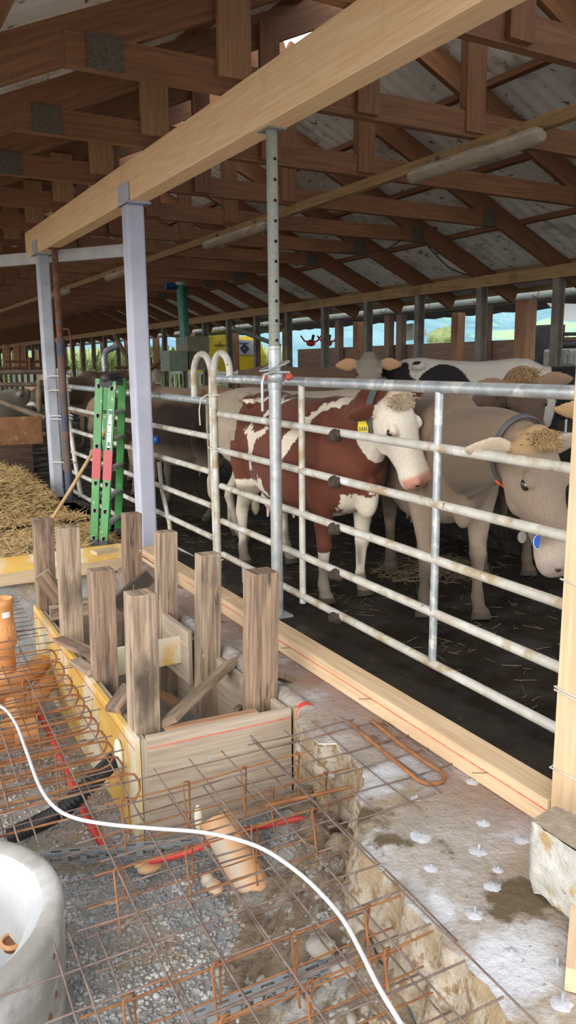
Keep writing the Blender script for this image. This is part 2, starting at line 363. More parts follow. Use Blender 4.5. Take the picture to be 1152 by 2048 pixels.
struct('floor_pit', grid(-2.6, 2.0, -1.2, 6.6, 185, 310, pit), M('pit ground', (.25, .25, .24), (.40, .39, .38), scale=10, rough=.95, bump=.8, bscale=50, rnd=False, dist=.012,
       spots=[((.30, .24, .17), 1.6, .50, .60), ((.5, .48, .45), 6, .64, .7)]))
# barn floor behind the sill, straw-strewn slab at the back left, raised cubicle platform
struct('floor', grid(2.16, 30, -6, 64, 50, 90, lambda x, y: .0), MANURE)
struct('floor_slab', MB().box(-14, 2.4, 6.55, 64, -.5, 0), STRAWG)
struct('floor_platform', MB().box(4.9, 11.9, -6, 62, .0, .2), MANURE)
struct('floor_yard', grid(-40, -2.4, -30, 6.6, 10, 10, lambda x, y: -.03), M('yard ground', (.46, .44, .40), (.58, .55, .50), scale=1, rough=.95, rnd=False))
struct('floor_yard_front', grid(-2.6, 30, -30, -1.1, 10, 10, lambda x, y: -.06), MATS['yard ground'])
# roof: fibre cement sheets with waves, open ridge
SL = .445; XR = 4.35
def zraf(X): return 3.27+SL*(3.03-abs(X-XR))            # lower edge of the rafters
def sheet(xa, xb, y0, y1, name):
    n = int((y1-y0)/.0295); mb = MB(); vs = []; K = 5
    for j in range(n+1):
        y = y0+(y1-y0)*j/n; wv = .009*math.sin(2*math.pi*y/.177)
        for i in range(K+1):
            x = xa+(xb-xa)*i/K; vs.append((x, y, zraf(x)+.34+wv))
    mb.add(vs, [(j*(K+1)+i, j*(K+1)+i+1, (j+1)*(K+1)+i+1, (j+1)*(K+1)+i) for j in range(n) for i in range(K)], None, True)
    struct(name, mb, ROOFM)
sheet(4.68, 9.45, .6, 60, 'ceiling_right'); sheet(-.35, 3.78, .6, 60, 'ceiling_left')
mb = MB()
for y in np.arange(1, 60, 2.77): mb.box(4.0, 4.7, y-.02, y+.02, 5.02, 5.06)
struct('ceiling_ridge_bracket', mb, GALV)
# outer right side: low boarded wall, lintel, second lean-to roof, gutter
mb = MB(); mb.box(12, 12.06, 3, 20.2, .0, 2.08); struct('wall_right', mb, W_DARK)
mb = MB(); mb.box(11.96, 12.1, 3, 20.2, 2.78, 2.98); struct('wall_right_lintel', mb, W_DARK)
mb = MB(); vs = []
for j in range(80):
    y = 6+j*.4
    vs += [(10.0, y, 3.5+.03*(j % 2)), (16, y, 2.95+.03*(j % 2))]
mb.add(vs, [(2*j, 2*j+1, 2*j+3, 2*j+2) for j in range(79)]); struct('ceiling_lean_to', mb, M('lean-to sheet', (.13, .12, .11), (.2, .18, .16), scale=2))
struct('floor_outside', grid(12, 26, -6, 64, 4, 10, lambda x, y: -.01), MATS['yard ground'])
# far gable wall piece at the left
mb = MB(); mb.box(-9, 9.6, 60, 60.1, 2.5, 6); struct('wall_back', mb, W_DARK)
mb = MB(); mb.box(-9, 5.2, 44, 44.1, 0, 2.6); struct('wall_back_boarding', mb, W_POST)
# landscape
def hill(x, y):
    az = math.atan2(x, y); d = math.hypot(x, y)
    return -2+max(0, (d-200)/200)**1.1*(58+16*math.sin(az*5+1)+9*math.sin(az*13))+5*(vnoise(x*.05, y*.05)-.5)*(d > 260)+7*(vnoise(x*.13, y*.13)-.5)*(d > 300)
mb = MB(); vs = []; NA, ND = 260, 46
for i in range(NA+1):
    az = R(-15)+R(105)*i/NA
    for j in range(ND+1):
        d = 28+(620-28)*(j/ND)**1.3; x, y = d*math.sin(az), d*math.cos(az); vs.append((x, y, hill(x, y)))
mb.add(vs, [(i*(ND+1)+j, i*(ND+1)+j+1, (i+1)*(ND+1)+j+1, (i+1)*(ND+1)+j) for i in range(NA) for j in range(ND)], None, True)
struct('hills', mb, M('hazy blue hillside woods and meadows', (.15, .29, .36), (.24, .42, .46), scale=.045, rough=1, bump=1, bscale=.2, rnd=False, dist=3, detail=9, spec=.1,
       spots=[((.38, .60, .32), .0085, .50, .54), ((.17, .30, .44), .016, .52, .60)]))  # distance haze is painted into these light bluish wood and meadow colours

# ------------------------------------------------------------ roof trusses
def plate_mb(x, y, z, w_, h_): return MB().box(x-w_/2, x+w_/2, y-.003, y+.003, z-h_/2, z+h_/2)
def make_truss(y):
    t = thing('roof_truss', (XR, y, 3.27), 'x', 'roof truss', 'roof trusses along the barn')
    d = .115; 
    for sgn, xe in ((-1, -.3), (1, 9.15)):
        p0 = Vector((XR, y, zraf(XR)+.13)); p1 = Vector((xe, y, zraf(xe)+.13))
        obj('rafter', MB().beam(p0, p1, .06, .235), W_TRUSS, t)
    obj('collar_beam', MB().box(1.31, 7.39, y-.035, y+.035, 3.27, 3.45), W_TRUSS, t)
    obj('king_post', MB().box(XR-.09, XR+.09, y-.055, y-.036, 3.30, 4.7).box(XR-.09, XR+.09, y-.034, y+.03, 3.46, 4.7), W_TRUSS, t)
    obj('web_board', MB().box(2.24, 2.46, y-.075, y-.037, 3.35, zraf(2.35)+.11), W_WEB, t)
    obj('web_board', MB().box(3.27, 3.45, y-.075, y-.037, 3.29, zraf(3.36)+.15), W_TRUSS, t)
    for x, z, m_ in ((1.53, 3.33, TIN), (7.20, 3.33, TIN)):
        obj('nail_plate', MB().box(x-.10, x+.11, y-.046, y-.036, z-.06, z+.13), m_, t)
    obj('nail_plate', MB().box(XR-.08, XR+.08, y-.062, y-.056, 4.32, 4.56), TINL, t)
    return t
tr0 = make_truss(1.985)
tlabs = {0: 'nearest roof truss, only its rafter seen in the top right corner', 1: 'brown roof truss whose collar crosses above the near end of the new beam', 2: 'brown roof truss with pale web board at the top, crossing over the new beam',
         3: 'second roof truss left of the beam, its web board hanging by the ridge light', 4: 'third roof truss left of the beam with a short pale web board', 5: 'fourth roof truss, crossing just above the bracket of the grey post'}
tr0['label'] = tlabs[0]
for k in range(1, 42):
    c = copytree(tr0, None, (0, 1.385*k, 0))
    if k == 1: [bpy.data.objects.remove(q) for q in list(c.children) if q.name.startswith('king_post')]
    c['label'] = tlabs.get(k, 'one of the dim brown trusses receding far down the barn')
for X in (-.1, .9, 1.9, 2.75, 3.62, 4.85, 5.8, 6.8, 7.8, 8.75, 9.3):
    o = obj('purlin', MB().box(X-.045, X+.045, .7, 60, zraf(X)+.255, zraf(X)+.315), W_PLATE if X > 8 else W_TRUSS)
    tag(o, f'brown batten under the roof sheets on the {"left" if X < XR else "right"} slope, carried by all the rafters', 'roof batten', 'roof battens')
tag(obj('wall_plate', MB().box(8.32, 8.46, 2, 60, 2.70, 2.86), W_PLATE), 'long olive brown timber plate on the steel posts under the rafter ends', 'beam')
for k, y in enumerate([7.4+1.42*i for i in range(-2, 36)]):
    o = obj('steel_post', MB().box(8.33, 8.45, y-.006, y+.006, .2, 2.7).box(8.325, 8.34, y-.05, y+.05, .2, 2.7).box(8.44, 8.455, y-.05, y+.05, .2, 2.7), M('brown grey post steel', (.10, .085, .065), (.19, .17, .14), scale=4, rough=.6, bump=.05))
    tag(o, 'slim grey brown post under the timber plate beyond the cows', 'post', 'slim posts under the timber plate')
# outer timber posts and gutter
for i, (px, X, w_) in enumerate([(1049, 9.0, .22), (915, 9.6, .17), (717, 9.6, .17), (574, 9.6, .17), (469, 9.6, .19)]):
    p = PX(px, 690, X)
    tag(obj('timber_post', MB().box(X-w_/2, X+w_/2, p.y-w_/2, p.y+w_/2, 0.2, zraf(min(X, 9.1))+(-.02)), W_POST, bevel=.006),
        ['broad timber post nearest the right edge behind the cows', 'timber post before the hill view, left of the broad one', 'timber post above the grey cow head', 'timber post just right of the steel prop', 'orange brown timber post in front of the yellow machine'][i], 'post', 'outer timber posts')
for i in range(12):
    y = 22.5+i*3.0; tag(obj('timber_post', MB().box(9.51, 9.69, y-.09, y+.09, 0.2, 2.6), W_POST), 'far timber post against the corn field', 'post', 'far outer timber posts')
for i, px in enumerate((204+476, 780, 804, 974)):
    p = PX(px, 660, 11.9); tag(obj('dark_post', MB().box(11.8, 11.95, p.y-.1, p.y+.1, 0, 2.9), W_DARK), f'dark post of the boarded outer wall, {["first from the left","second from the left, beside the third","third from the left","last before the broad timber post"][i]}', 'post', 'dark posts of the outer wall')
g = thing('gutter_pipe', (9.72, 8, 2.57), 'grey round gutter pipe hung under the right eave of the barn', 'gutter')
obj('pipe', MB().tube([(9.72, y, 2.66) for y in (4, 20, 40, 60)], .085, 14), GUT, g)
for y in np.arange(5, 40, 1.3): obj('pipe_hook', MB().tube([(9.72+.095*math.cos(a), y, 2.66+.095*math.sin(a)) for a in np.linspace(-.3*math.pi, 1.3*math.pi, 12)]+[(9.5, y, 2.64)], .008, 5), IRON, g)
# pale feed barrier behind the cows
for seg in range(8):
    y0 = 7+seg*5.2; f = thing('feed_barrier', (9.25, y0+2.5, .2), ['pale feed barrier section at the right, behind the black and white cow', 'pale feed barrier section behind the brown cow back', 'pale feed barrier section behind the prop'][seg] if seg < 3 else 'far pale feed barrier section towards the corn field', 'feed barrier', 'feed barrier sections')
    obj('rail', MB().box(9.22, 9.28, y0, y0+5.1, 1.40, 1.47), PALER, f); obj('rail', MB().box(9.22, 9.28, y0, y0+5.1, .55, .61), PALER, f)
    for k in range(13): obj('bar', MB().tube([(9.25, y0+.1+k*.4, .5), (9.25, y0+.1+k*.4, 1.52 if k % 3 == 0 else 1.42)], .02, 6), PALER, f)

for q in list(tr0.children):
    if q.name.startswith('web_board'): bpy.data.objects.remove(q)
# ------------------------------------------------------------ lamp batten and lamps, white duct, cable
tag(obj('lamp_batten', MB().box(4.35, 4.42, 1.5, 60, 3.17, 3.255), W_PLATE), 'long brown batten under the trusses that carries the lamps', 'batten')
def lamp(y0, y1, lab):
    X, z = 4.32, 3.125; t = thing('tube_lamp', (X, (y0+y1)/2, z), lab, 'lamp', 'tube lamps on the batten')
    obj('housing', MB().box(X-.035, X+.045, y0+.03, y1-.03, z+.0, z+.05), LAMPM, t, bevel=.01)
    obj('cover', MB().tube([(X, y0, z-.01), (X, y0+.03, z-.01), (X, y1-.03, z-.01), (X, y1, z-.01)], [(.035, .04), (.05, .065), (.05, .065), (.035, .04)], 16), LAMPM, t)
    for k in range(4): y = y0+.15+k*(y1-y0-.3)/3; obj('clip', MB().box(X-.056, X+.056, y-.007, y+.007, z-.005, z+.03), LAMPM, t)
    for y in (y0+.3, y1-.3): obj('hanger', MB().box(X-.0, X+.06, y-.01, y+.01, z+.05, z+.10), IRON, t)
lamp(4.02, 5.42, 'dusty tube lamp nearest the camera, under the batten right of the prop')
lamp(7.95, 9.55, 'dusty tube lamp left of the prop, second along the batten')
lamp(12.2, 13.7, 'third tube lamp along the batten, between the two grey posts')
lamp(16.3, 17.7, 'small far tube lamp, left of the far grey post')
tag(obj('white_bar', MB().beam(PZ(-420, 558, 2.95), PZ(262, 500, 2.95), .06, .14), WPAINT), 'whitewashed bar passing behind the far grey post below the beam end', 'bar')
pts = [PY(576+u/2, 450+v/2, 8.75) for u, v in ((535, 45), (560, 85), (600, 130), (650, 175), (700, 195), (742, 203))]
tag(obj('hanging_cable', MB().tube(pts, .009, 6), BLACK), 'black cable sagging from a rafter to the timber plate', 'cable')
pts = [PY(576+u/2, 450+v/2, 8.7) for u, v in ((200, 108), (260, 112), (330, 108), (400, 95), (458, 57))]
tag(obj('hanging_cable', MB().tube(pts, .009, 6), BLACK), 'black cable looping up between two rafters left of the sagging one', 'cable')

# ------------------------------------------------------------ new beam, its posts, props
BX0, BX1, BZ0, BZ1 = 2.28, 2.43, 2.955, 3.262
tag(obj('laminated_beam', MB().box(BX0, BX1, .75, 6.72, BZ0, BZ1), W_BEAM, bevel=.004), 'nearer length of the new pale laminated beam running out over the camera', 'beam')
tag(obj('laminated_beam', MB().box(BX0-.005, BX1-.005, 6.725, 10.5, BZ0, BZ1+.0), W_BEAM, bevel=.004), 'farther length of the new pale laminated beam between the two grey posts', 'beam')
def steel_post(x, y, zb, mat, lab, s=.13):
    t = thing('painted_steel_post', (x, y, zb), lab, 'post')
    obj('column', MB().box(x-s/2, x+s/2, y-s/2, y+s/2, zb, BZ0-.012), mat, t, bevel=.02)
    obj('head_plate', MB().box(BX0-.03, BX1+.03, y-.14, y+.14, BZ0-.012, BZ0-.001), mat, t)
    for xx in (BX0-.014, BX1+.004): obj('side_plate', MB().box(xx, xx+.010, y-.13, y+.13, BZ0-.012, BZ0+.15), mat, t)
    obj('base_plate', MB().box(x-.12, x+.12, y-.12, y+.12, zb, zb+.012), mat, t)
    for dx in (-.05, .05): obj('bolt', MB().tube([(x+dx, y-s/2-.012, zb+.12), (x+dx, y-s/2, zb+.12)], .01, 6), IRON, t)
steel_post(2.345, 6.66, -.17, STEELP, 'lilac white painted steel post carrying the joint of the laminated beams', .155)
steel_post(2.35, 9.98, 0, STEELG, 'grey painted steel post at the far end of the laminated beam, tied with twine', .14)
def prop(x, y, zb, zt, split, ro, ri, mo, mi, lab, holes=True, old=False):
    t = thing('steel_prop', (x, y, zb), lab, 'prop')
    obj('outer_tube', MB().tube([(x, y, zb+.01), (x, y, split)], ro, 20), mo, t)
    obj('inner_tube', MB().tube([(x, y, split-.02), (x, y, zt-.008)], ri, 20), mi, t)
    if holes:
        z = split+.12
        while z < zt-.1: obj('pin_hole', MB().tube([(x-.004*0, y-ri-.001, z), (x, y-ri+.01, z)], .010, 10), HOLE, t); z += .115
    obj('base_plate', MB().box(x-.075, x+.075, y-.075, y+.075, zb, zb+.012), mo, t)
    obj('head_plate', MB().box(x-.06, x+.06, y-.07, y+.07, zt-.008, zt), mi, t)
    obj('collar', MB().tube([(x, y, split-.06), (x, y, split+.0)], ro*1.18, 16).tube([(x, y, split+.16), (x, y, split+.20)], ri*1.12, 16), mo, t)
    return t
t = prop(2.37, 4.27, 0, BZ0, 1.52, .038, .034, PROPM, PROPI, 'tall galvanised steel prop with pin holes standing before the railing under the beam')
x, y = 2.37, 4.27
obj('screw_thread', MB().lathe([(.0375+.003*(k % 2), 1.28+k*.008) for k in range(54)], (x, y, 0), 18), PROPM, t)
obj('nut', MB().lathe([(.038, 1.50), (.060, 1.505), (.062, 1.56), (.040, 1.57)], (x, y, 0), 14), PROPM, t)
for sx in (-1, 1): obj('nut_ear', MB().ell((x+.07*sx*.87, y-.04*sx-.03, 1.535), (.028, .022, .024)), RED, t)
obj('locking_pin', MB().tube([(x+.07, y-.06, 1.56), (x-.05, y-.06, 1.565), (x-.10, y-.05, 1.55), (x-.115, y-.05, 1.50), (x-.115, y-.05, 1.33)], .0095, 8), PROPM, t)
obj('wire_hoop', MB().tube([(x+.10*math.cos(a), y+.06*math.sin(a), 1.60+.03*math.cos(a)) for a in np.linspace(0, 6.283, 20)], .006, 5), GALV, t)
t = prop(2.37, 9.45, 0, BZ0, 1.95, .045, .036, M('blue grey rusty tube', (.09, .07, .07), (.19, .10, .07), scale=5, rough=.75, bump=.2, spots=[((.06, .07, .13), 2, .52, .6)]), RUST, 'old rusty tube prop beside the grey post at the far beam end', False)
obj('crank', MB().tube([(2.40, 9.40, 2.05), (2.46, 9.40, 2.05), (2.48, 9.40, 1.98), (2.48, 9.40, 1.7)], .012, 6), RUST, t)
# big fresh timber post at the right edge
tp = thing('fresh_timber_post', (2.17, 1.66, -.05), 'fresh pale timber post at the right edge beside the concrete block', 'post')
obj('timber', MB().box(2.085, 2.265, 1.575, 1.755, LZ, BZ0), W_NEW, tp, bevel=.004)
for i, (z, th) in enumerate(((.47, .02), (.20, -.03), (.86, .04))):
    q = .012; x0, x1, y0, y1 = 2.085-q*.5, 2.265+q*.5, 1.575-q*.5, 1.755+q*.5
    for k in range(1 if i else 2): 
        zz = z+k*.012; obj('twine', MB().tube([(x0, y0, zz), (x1, y0, zz-th), (x1, y1, zz-th), (x0, y1, zz+th*.5), (x0, y0, zz)], .0035, 6), ROPE, tp)
    if i == 0: obj('knot', MB().ell((x0-.006, y0, z), (.014, .012, .012)).tube([(x0-.01, y0, z), (x0-.04, y0-.03, z+.005), (x0-.05, y0-.02, z-.02)], .003, 5), ROPE, tp)

# ------------------------------------------------------------ sill timbers on the ledge edge
def sill(y0, y1, lab):
    xa = 2.075+.022*(y0-1.7)/1.0; xb = 2.075+.022*(y1-1.7)/1.0
    t = thing('sill_timber', ((xa+xb)/2+.06, (y0+y1)/2, LZ), lab, 'timber', 'sill timbers along the ledge')
    obj('timber', MB().beam(((xa)+.062, y0, .005), ((xb)+.062, y1, .005), .125, .105), W_NEW, t, bevel=.003)
    obj('red_chalk_line', MB().beam((xa-.0015, y0, .018), (xb-.0015, y1, .022), .002, .005), M('red chalk', (.62, .10, .06), (.7, .22, .14), scale=30, bump=0), t)
    n = int((y1-y0)/.8)
    for k in range(n):
        y = y0+.3+k*.8; x = xa+(xb-xa)*(y-y0)/(y1-y0); obj('bent_nail', MB().tube([(x+.01, y, .02), (x-.025, y+.01, .022), (x-.05, y+.04, .016)], .0022, 5), IRON, t)
sill(1.76, 4.62, 'fresh sill timber with red chalk line running from the right post past the prop')
sill(4.63, 6.4, 'farther sill timber with red line behind the stakes of the formwork')

# ------------------------------------------------------------ formwork box
A = PZ(268, 1480, LZ); B = PZ(583, 1417, LZ); DD = PZ(66, 1210, LZ); Bb = B+Vector((.02, 2.4, 0))
FB = -.585
def board(name, p, q, t_, z0, z1, mat, lab, edge=None, cat='shuttering board', group='boards of the formwork box', layers=1):
    zc = (z0+z1)/2; a = Vector((p.x, p.y, zc)); b = Vector((q.x, q.y, zc))
    return tag(obj(name, MB().beam(a, b, t_, z1-z0), mat, bevel=.0015), lab, cat, group)
n = (DD-A).normalized(); s_ = (B-A).normalized()
board('shuttering_board', A+s_*.014, DD+s_*.014, .026, FB, LZ, W_YEL, 'worn yellow shuttering board, the long left side of the formwork box')
board('shuttering_board', A+s_*.044, DD+s_*.044, .026, FB, LZ-.012, W_SHUT, 'inner backing board of the long left side of the box')
board('shuttering_board', A+n*.012+s_*.058, B+n*.012, .027, FB+.01, LZ, W_SHUT, 'grey wooden shuttering board with red line, the near end of the formwork box')
board('shuttering_board', B+n*.03-s_*.014, Bb-s_*.014, .027, FB, LZ-.01, W_SHUT, 'shuttering board along the ledge, right side of the box')
board('shuttering_board', DD+s_*.03, Vector((Bb.x-.03, DD.y-.02, 0)), .027, FB, LZ, W_SHUT, 'far end board of the formwork box')
board('edge_batten', B+s_*.012-n*.002+Vector((0, 0, 0)), B+s_*.034-n*.002, .03, FB+.05, LZ+.005, PLY, 'narrow board edge at the near right corner of the box', cat='batten', group=None)
tag(obj('red_chalk_line', MB().beam(A+s_*.06-n*.0025+Vector((0, 0, -.055)), B-s_*.01-n*.0025+Vector((0, 0, -.045)), .001, .006), MATS['red chalk']), 'red chalk line along the top of the near end board', 'chalk line')
tag(obj('red_chalk_line', MB().beam(A-s_*.0005+Vector((0, 0, -.05)), DD-s_*.0005+Vector((0, 0, -.05)), .001, .006), MATS['red chalk']), 'thin red line along the top of the yellow side board', 'chalk line')
board('ledger_plank', A+n*.05+s_*.16, B+n*.05-s_*.16, .045, -.16, LZ+.004, wood('brown ledger', (.30, .16, .09), (.44, .26, .15)), 'brown plank inside the near end board, between the two front stakes', cat='plank', group=None)
def stake(pxl, pxr, X0, Y0, ytop, mat, lab, lean=0, w_=None, d_=.10, zb=-.5):
    top = PY((pxl+pxr)/2, ytop, Y0); w_ = w_ or .125
    xb = X0+w_/2
    base = Vector((xb, Y0+d_/2, zb)); tp_ = Vector((top.x+lean, Y0+d_/2, top.z))
    tag(obj('wooden_stake', MB().beam(base, tp_, w_, d_, (0, 1, 0)), mat, bevel=.005), lab, 'stake', 'stakes of the formwork box')
stake(252, 325, 1.035, 3.24, 1190, W_OLD, 'nearest weathered stake, at the front left corner of the box', w_=.125, d_=.11)
stake(176, 238, 1.06, 3.94, 1142, W_OLD2, 'dark stained stake, second in the left row behind the nearest')
stake(113, 165, 1.07, 4.66, 1056, W_OLD, 'grey stake, third in the left row')
stake(64, 112, 1.08, 5.38, 1038, W_OLD2, 'brown stake at the far left corner of the box')
stake(503, 567, 1.66, 3.27, 1147, W_OLD2, 'thick dark stake at the front right corner, before the prop', w_=.14, d_=.13)
stake(397, 450, 1.66, 3.93, 1110, W_OLD, 'grey stake second in the right row, with white smears')
stake(314, 360, 1.66, 4.57, 1065, W_OLD, 'stake with a dark knot, right of the lilac post foot')
stake(247, 288, 1.66, 5.27, 1028, W_OLD2, 'farthest stake of the right row, in front of the lilac post')
def plank(p, q, w_, t_, mat, lab, up=(0, 0, 1)):
    tag(obj('brace_plank', MB().beam(p, q, w_, t_, up), mat, bevel=.003), lab, 'plank', 'braces in the formwork box')
plank(PZ(338, 1450, LZ+.02)+Vector((0, .03, 0)), PY(470, 1318, 3.86), .035, .10, W_OLD, 'pale grey diagonal brace leaning from the front board up to the grey stake', (0, -1, .4))
plank(PY(231, 1212, 5.05), PY(300, 1150, 5.05), .05, .11, W_OLD2, 'diagonal brace at the foot of the lilac post', (0, 0, 1))
plank(PY(83, 1147, 5.3), PY(122, 1200, 5.3), .03, .11, W_OLD2, 'short diagonal board nailed across the far left stake')
plank(PY(118, 1278, 4.6), PY(190, 1310, 4.15), .08, .03, W_OLD2, 'dark brace end between the third and second stake of the left row')
plank(PY(150, 1322, 4.3), PY(186, 1345, 4.0), .07, .03, W_OLD, 'short pale brace end over the yellow board')
plank(PY(226, 1422, 3.5), PY(262, 1372, 3.6), .09, .03, W_OLD2, 'small tilted brace just left of the nearest stake')
plank(PY(560, 1350, 3.4), PY(590, 1368, 3.45), .10, .03, W_OLD2, 'dark brace end sticking out right of the thick stake')
plank(PY(290, 1375, 4.5), PY(356, 1408, 4.3), .08, .025, MATS['brown ledger'], 'rust brown brace low inside the box')
plank(PY(470, 1425, 3.5), PY(505, 1398, 3.8), .04, .03, W_OLD, 'thin pale brace beside the thick stake')
p0, p1 = PY(232, 1283, 4.3), PY(402, 1264, 4.3); 
plank(Vector((1.12, 4.3, p1.z-.085)), Vector((1.72, 4.28, p1.z-.075)), .027, .17, W_YEL, 'yellow cross board between the two stake rows')
plank(Vector((1.10, 5.1, .0)), Vector((1.70, 5.08, .0)), .027, .10, W_OLD, 'grey cross board between the far stakes')
plank(Vector((1.70, 4.62, -.12)), Vector((1.70, 4.15, -.12)), .03, .34, W_SHUT, 'inner board on edge between the right stakes')
for px, py in ((1, 1), (2, 2), (3, 3), (4, 4)):
    y = 3.4+.5*px; q = A+(DD-A)*((y-3.18)/2.33); z = LZ-.06-.02*(px % 2)
    tag(obj('nail', MB().tube([(q.x+.01, y, z), (q.x-.05, y-.01, z-.004)], .002, 5), IRON), 'protruding nail in the yellow side board', 'nail', 'nails in the yellow side board')
tag(obj('foam_plug', MB().ell(PX(232, 1512, 1.0)+Vector((.012, 0, 0)), (.02, .05, .085), 12, 8), FOAM), 'pale foam ring around the black pipe in the yellow board', 'foam')
tag(obj('foam_plug', MB().ell(PX(78, 1335, 1.01)+Vector((.012, 0, 0)), (.022, .06, .05), 12, 8).ell(PX(88, 1362, 1.01)+Vector((.012, 0, 0)), (.022, .05, .07), 12, 8), FOAM), 'lumps of pale foam around the orange pipe at the yellow board', 'foam')
# far shuttering boards and planks
a, b = PZ(-60, 1172, LZ), PZ(250, 1130, LZ)
za = PY(0, 1124, a.y).z
tag(obj('shuttering_board', MB().beam(Vector((a.x, a.y, .08)), Vector((b.x, b.y, .08)), .03, .12), W_YEL), 'yellow shuttering board across the far end of the pit', 'shuttering board')
tag(obj('plank', MB().beam(Vector((a.x, a.y-.01, -.03)), Vector((b.x, b.y-.01, -.03)), .04, .10), wood('light plank', (.50, .36, .22), (.62, .47, .30))), 'bare plank under the far yellow board', 'plank')
tag(obj('plank', MB().beam(PZ(188, 1106, .15), PZ(232, 1098, .15), .10, .03), MATS['light plank']), 'short pale offcut lying at the ladder foot on the far board', 'plank')

# ------------------------------------------------------------ railings
def rail_gate(name, y0, y1, ends, X, verts, hoopy, short_dir, lab, mat=GALV):
    t = thing(name, (X, (y0+y1)/2, 0), lab, 'gate', 'tubular gates along the cow area')
    for i, (za, zb) in enumerate(ends):
        r_ = .030 if i == 0 else .024
        obj('rail', MB().tube([(X, y0, za), (X, (y0+y1)/2, (za+zb)/2), (X, y1, zb)], r_, 16), GALV if i in (0,) else GALVD, t)
    for yy, z0, z1, dx, m_ in verts: obj('upright', MB().tube([(X+dx, yy, z0), (X+dx, yy, (z0+z1)/2), (X+dx, yy, z1)], .021, 12), m_, t)
    return t
# near gate: from y=5.48 to past the right post; rails (near z, far z)
near = rail_gate('tubular_gate', 1.2, 5.47, [(1.478, 1.512), (1.165, 1.243), (.882, .965), (.592, .686), (.312, .407), (.035, .138)], 2.55,
    [(2.95, .09, 1.47, -.0, GALV), (4.25, .06, 1.49, 0, GALVD), (5.10, -.16, .12, 0, GALV)], 0, 0, 'near galvanised six bar gate in front of the red and white cow')
for yy, zs in ((3.84, (1.204, .925, .640, .36, .085)),):
    for z in zs[0:]: obj('manure_clump', MB().ell((2.545, yy+random.uniform(-.02, .02), z-.008), (.036, .062, .040), 12, 9).ell((2.535, yy+.03, z-.02), (.028, .03, .03), 8, 6).ell((2.53, yy-.035, z+.005), (.02, .03, .025), 8, 6), MUD, near, label='dark dried manure clump')
def hoop(y_long, y_short, ztop, zlong, zshort, parent, r_=.026):
    yc = (y_long+y_short)/2; rr = (y_long-y_short)/2; X = 2.55
    pts = [(X, y_long, zlong), (X, y_long+.01, (zlong+ztop)/2), (X, y_long, ztop-abs(rr))]
    for k in range(1, 12): a = math.pi*k/12; pts.append((X-.0, yc+rr*math.cos(a), ztop-abs(rr)+abs(rr)*math.sin(a)))
    pts += [(X, y_short, ztop-abs(rr)), (X+.0, y_short, zshort)]
    obj('hoop_upright', MB().tube(pts, r_, 12), GALVD, parent)
hoop(5.56, 5.28, 1.70, -.1, 1.50, near)
far = rail_gate('tubular_gate', 5.66, 10.0, [(1.335, 1.375), (1.055, 1.105), (.775, .835), (.50, .56), (.24, .30), (-.03, .05)], 2.55, [], 0, 0, 'farther galvanised gate behind the ladder and the lilac post')
hoop(5.60, 5.95, 1.70, -.1, 1.33, far)
pts = [(2.55, 6.82, .74), (2.55, 6.78, .5), (2.55, 6.62, .2), (2.55, 6.55, -.08)]
obj('upright', MB().tube(pts, .02, 10), GALVD, far); obj('upright', MB().tube([(2.55, 8.55, 1.35), (2.55, 8.5, .7), (2.55, 8.42, .0)], .02, 10), GALVD, far)
obj('upright', MB().tube([(2.55, 10.0, 1.52), (2.55, 9.98, 1.0), (2.55, 9.8, .5), (2.55, 9.6, .02)], .03, 10), GALVD, far)
obj('upright', MB().tube([(2.52, 10.12, 1.60), (2.52, 10.1, .3)], .05, 10), GALVD, far)
for z, yy in ((1.385, 5.56), (.975, 5.57), (.12, 5.55)):
    tag(obj('twine_tie', MB().tube([(2.55+.045*math.cos(a), yy+.07*math.sin(a), z+.004*math.sin(3*a)) for a in np.linspace(0, 6.4, 20)], .005, 6).tube([(2.51, yy-.06, z), (2.49, yy-.16, z-.01), (2.49, yy-.2, z+.01)] if z < 1 else [(2.51, yy+.05, z), (2.49, yy+.12, z-.03), (2.49, yy+.16, z-.12), (2.49, yy+.15, z-.24)], .005, 6), ROPE),
        {1.385: 'topmost twine tie with a long loose end where the two gates meet', .975: 'middle twine tie where the two gates meet', .12: 'lowest knotted twine tie where the two gates meet'}[z], 'twine', 'twine ties on the gates')
for i, z in enumerate((1.50, 1.33, 1.02, .98, .45)):
    tag(obj('twine_tie', MB().tube([(2.43+.13*math.cos(a), 9.85+.20*math.sin(a), z+.01*math.sin(2*a)) for a in np.linspace(0, 6.4, 22)], .006, 6), ROPE), f'{["topmost","second","third","fourth","lowest"][i]} twine loop round the far grey post and the gate end', 'twine', 'twine loops round the far grey post')
tag(obj('chain', MB().tube([(2.5, 9.9+.01*(k % 2), 1.35-.03*k) for k in range(22)], [(.012 if k % 2 else .006) for k in range(22)], 6), IRON), 'rusty chain hanging at the far end of the far gate', 'chain')

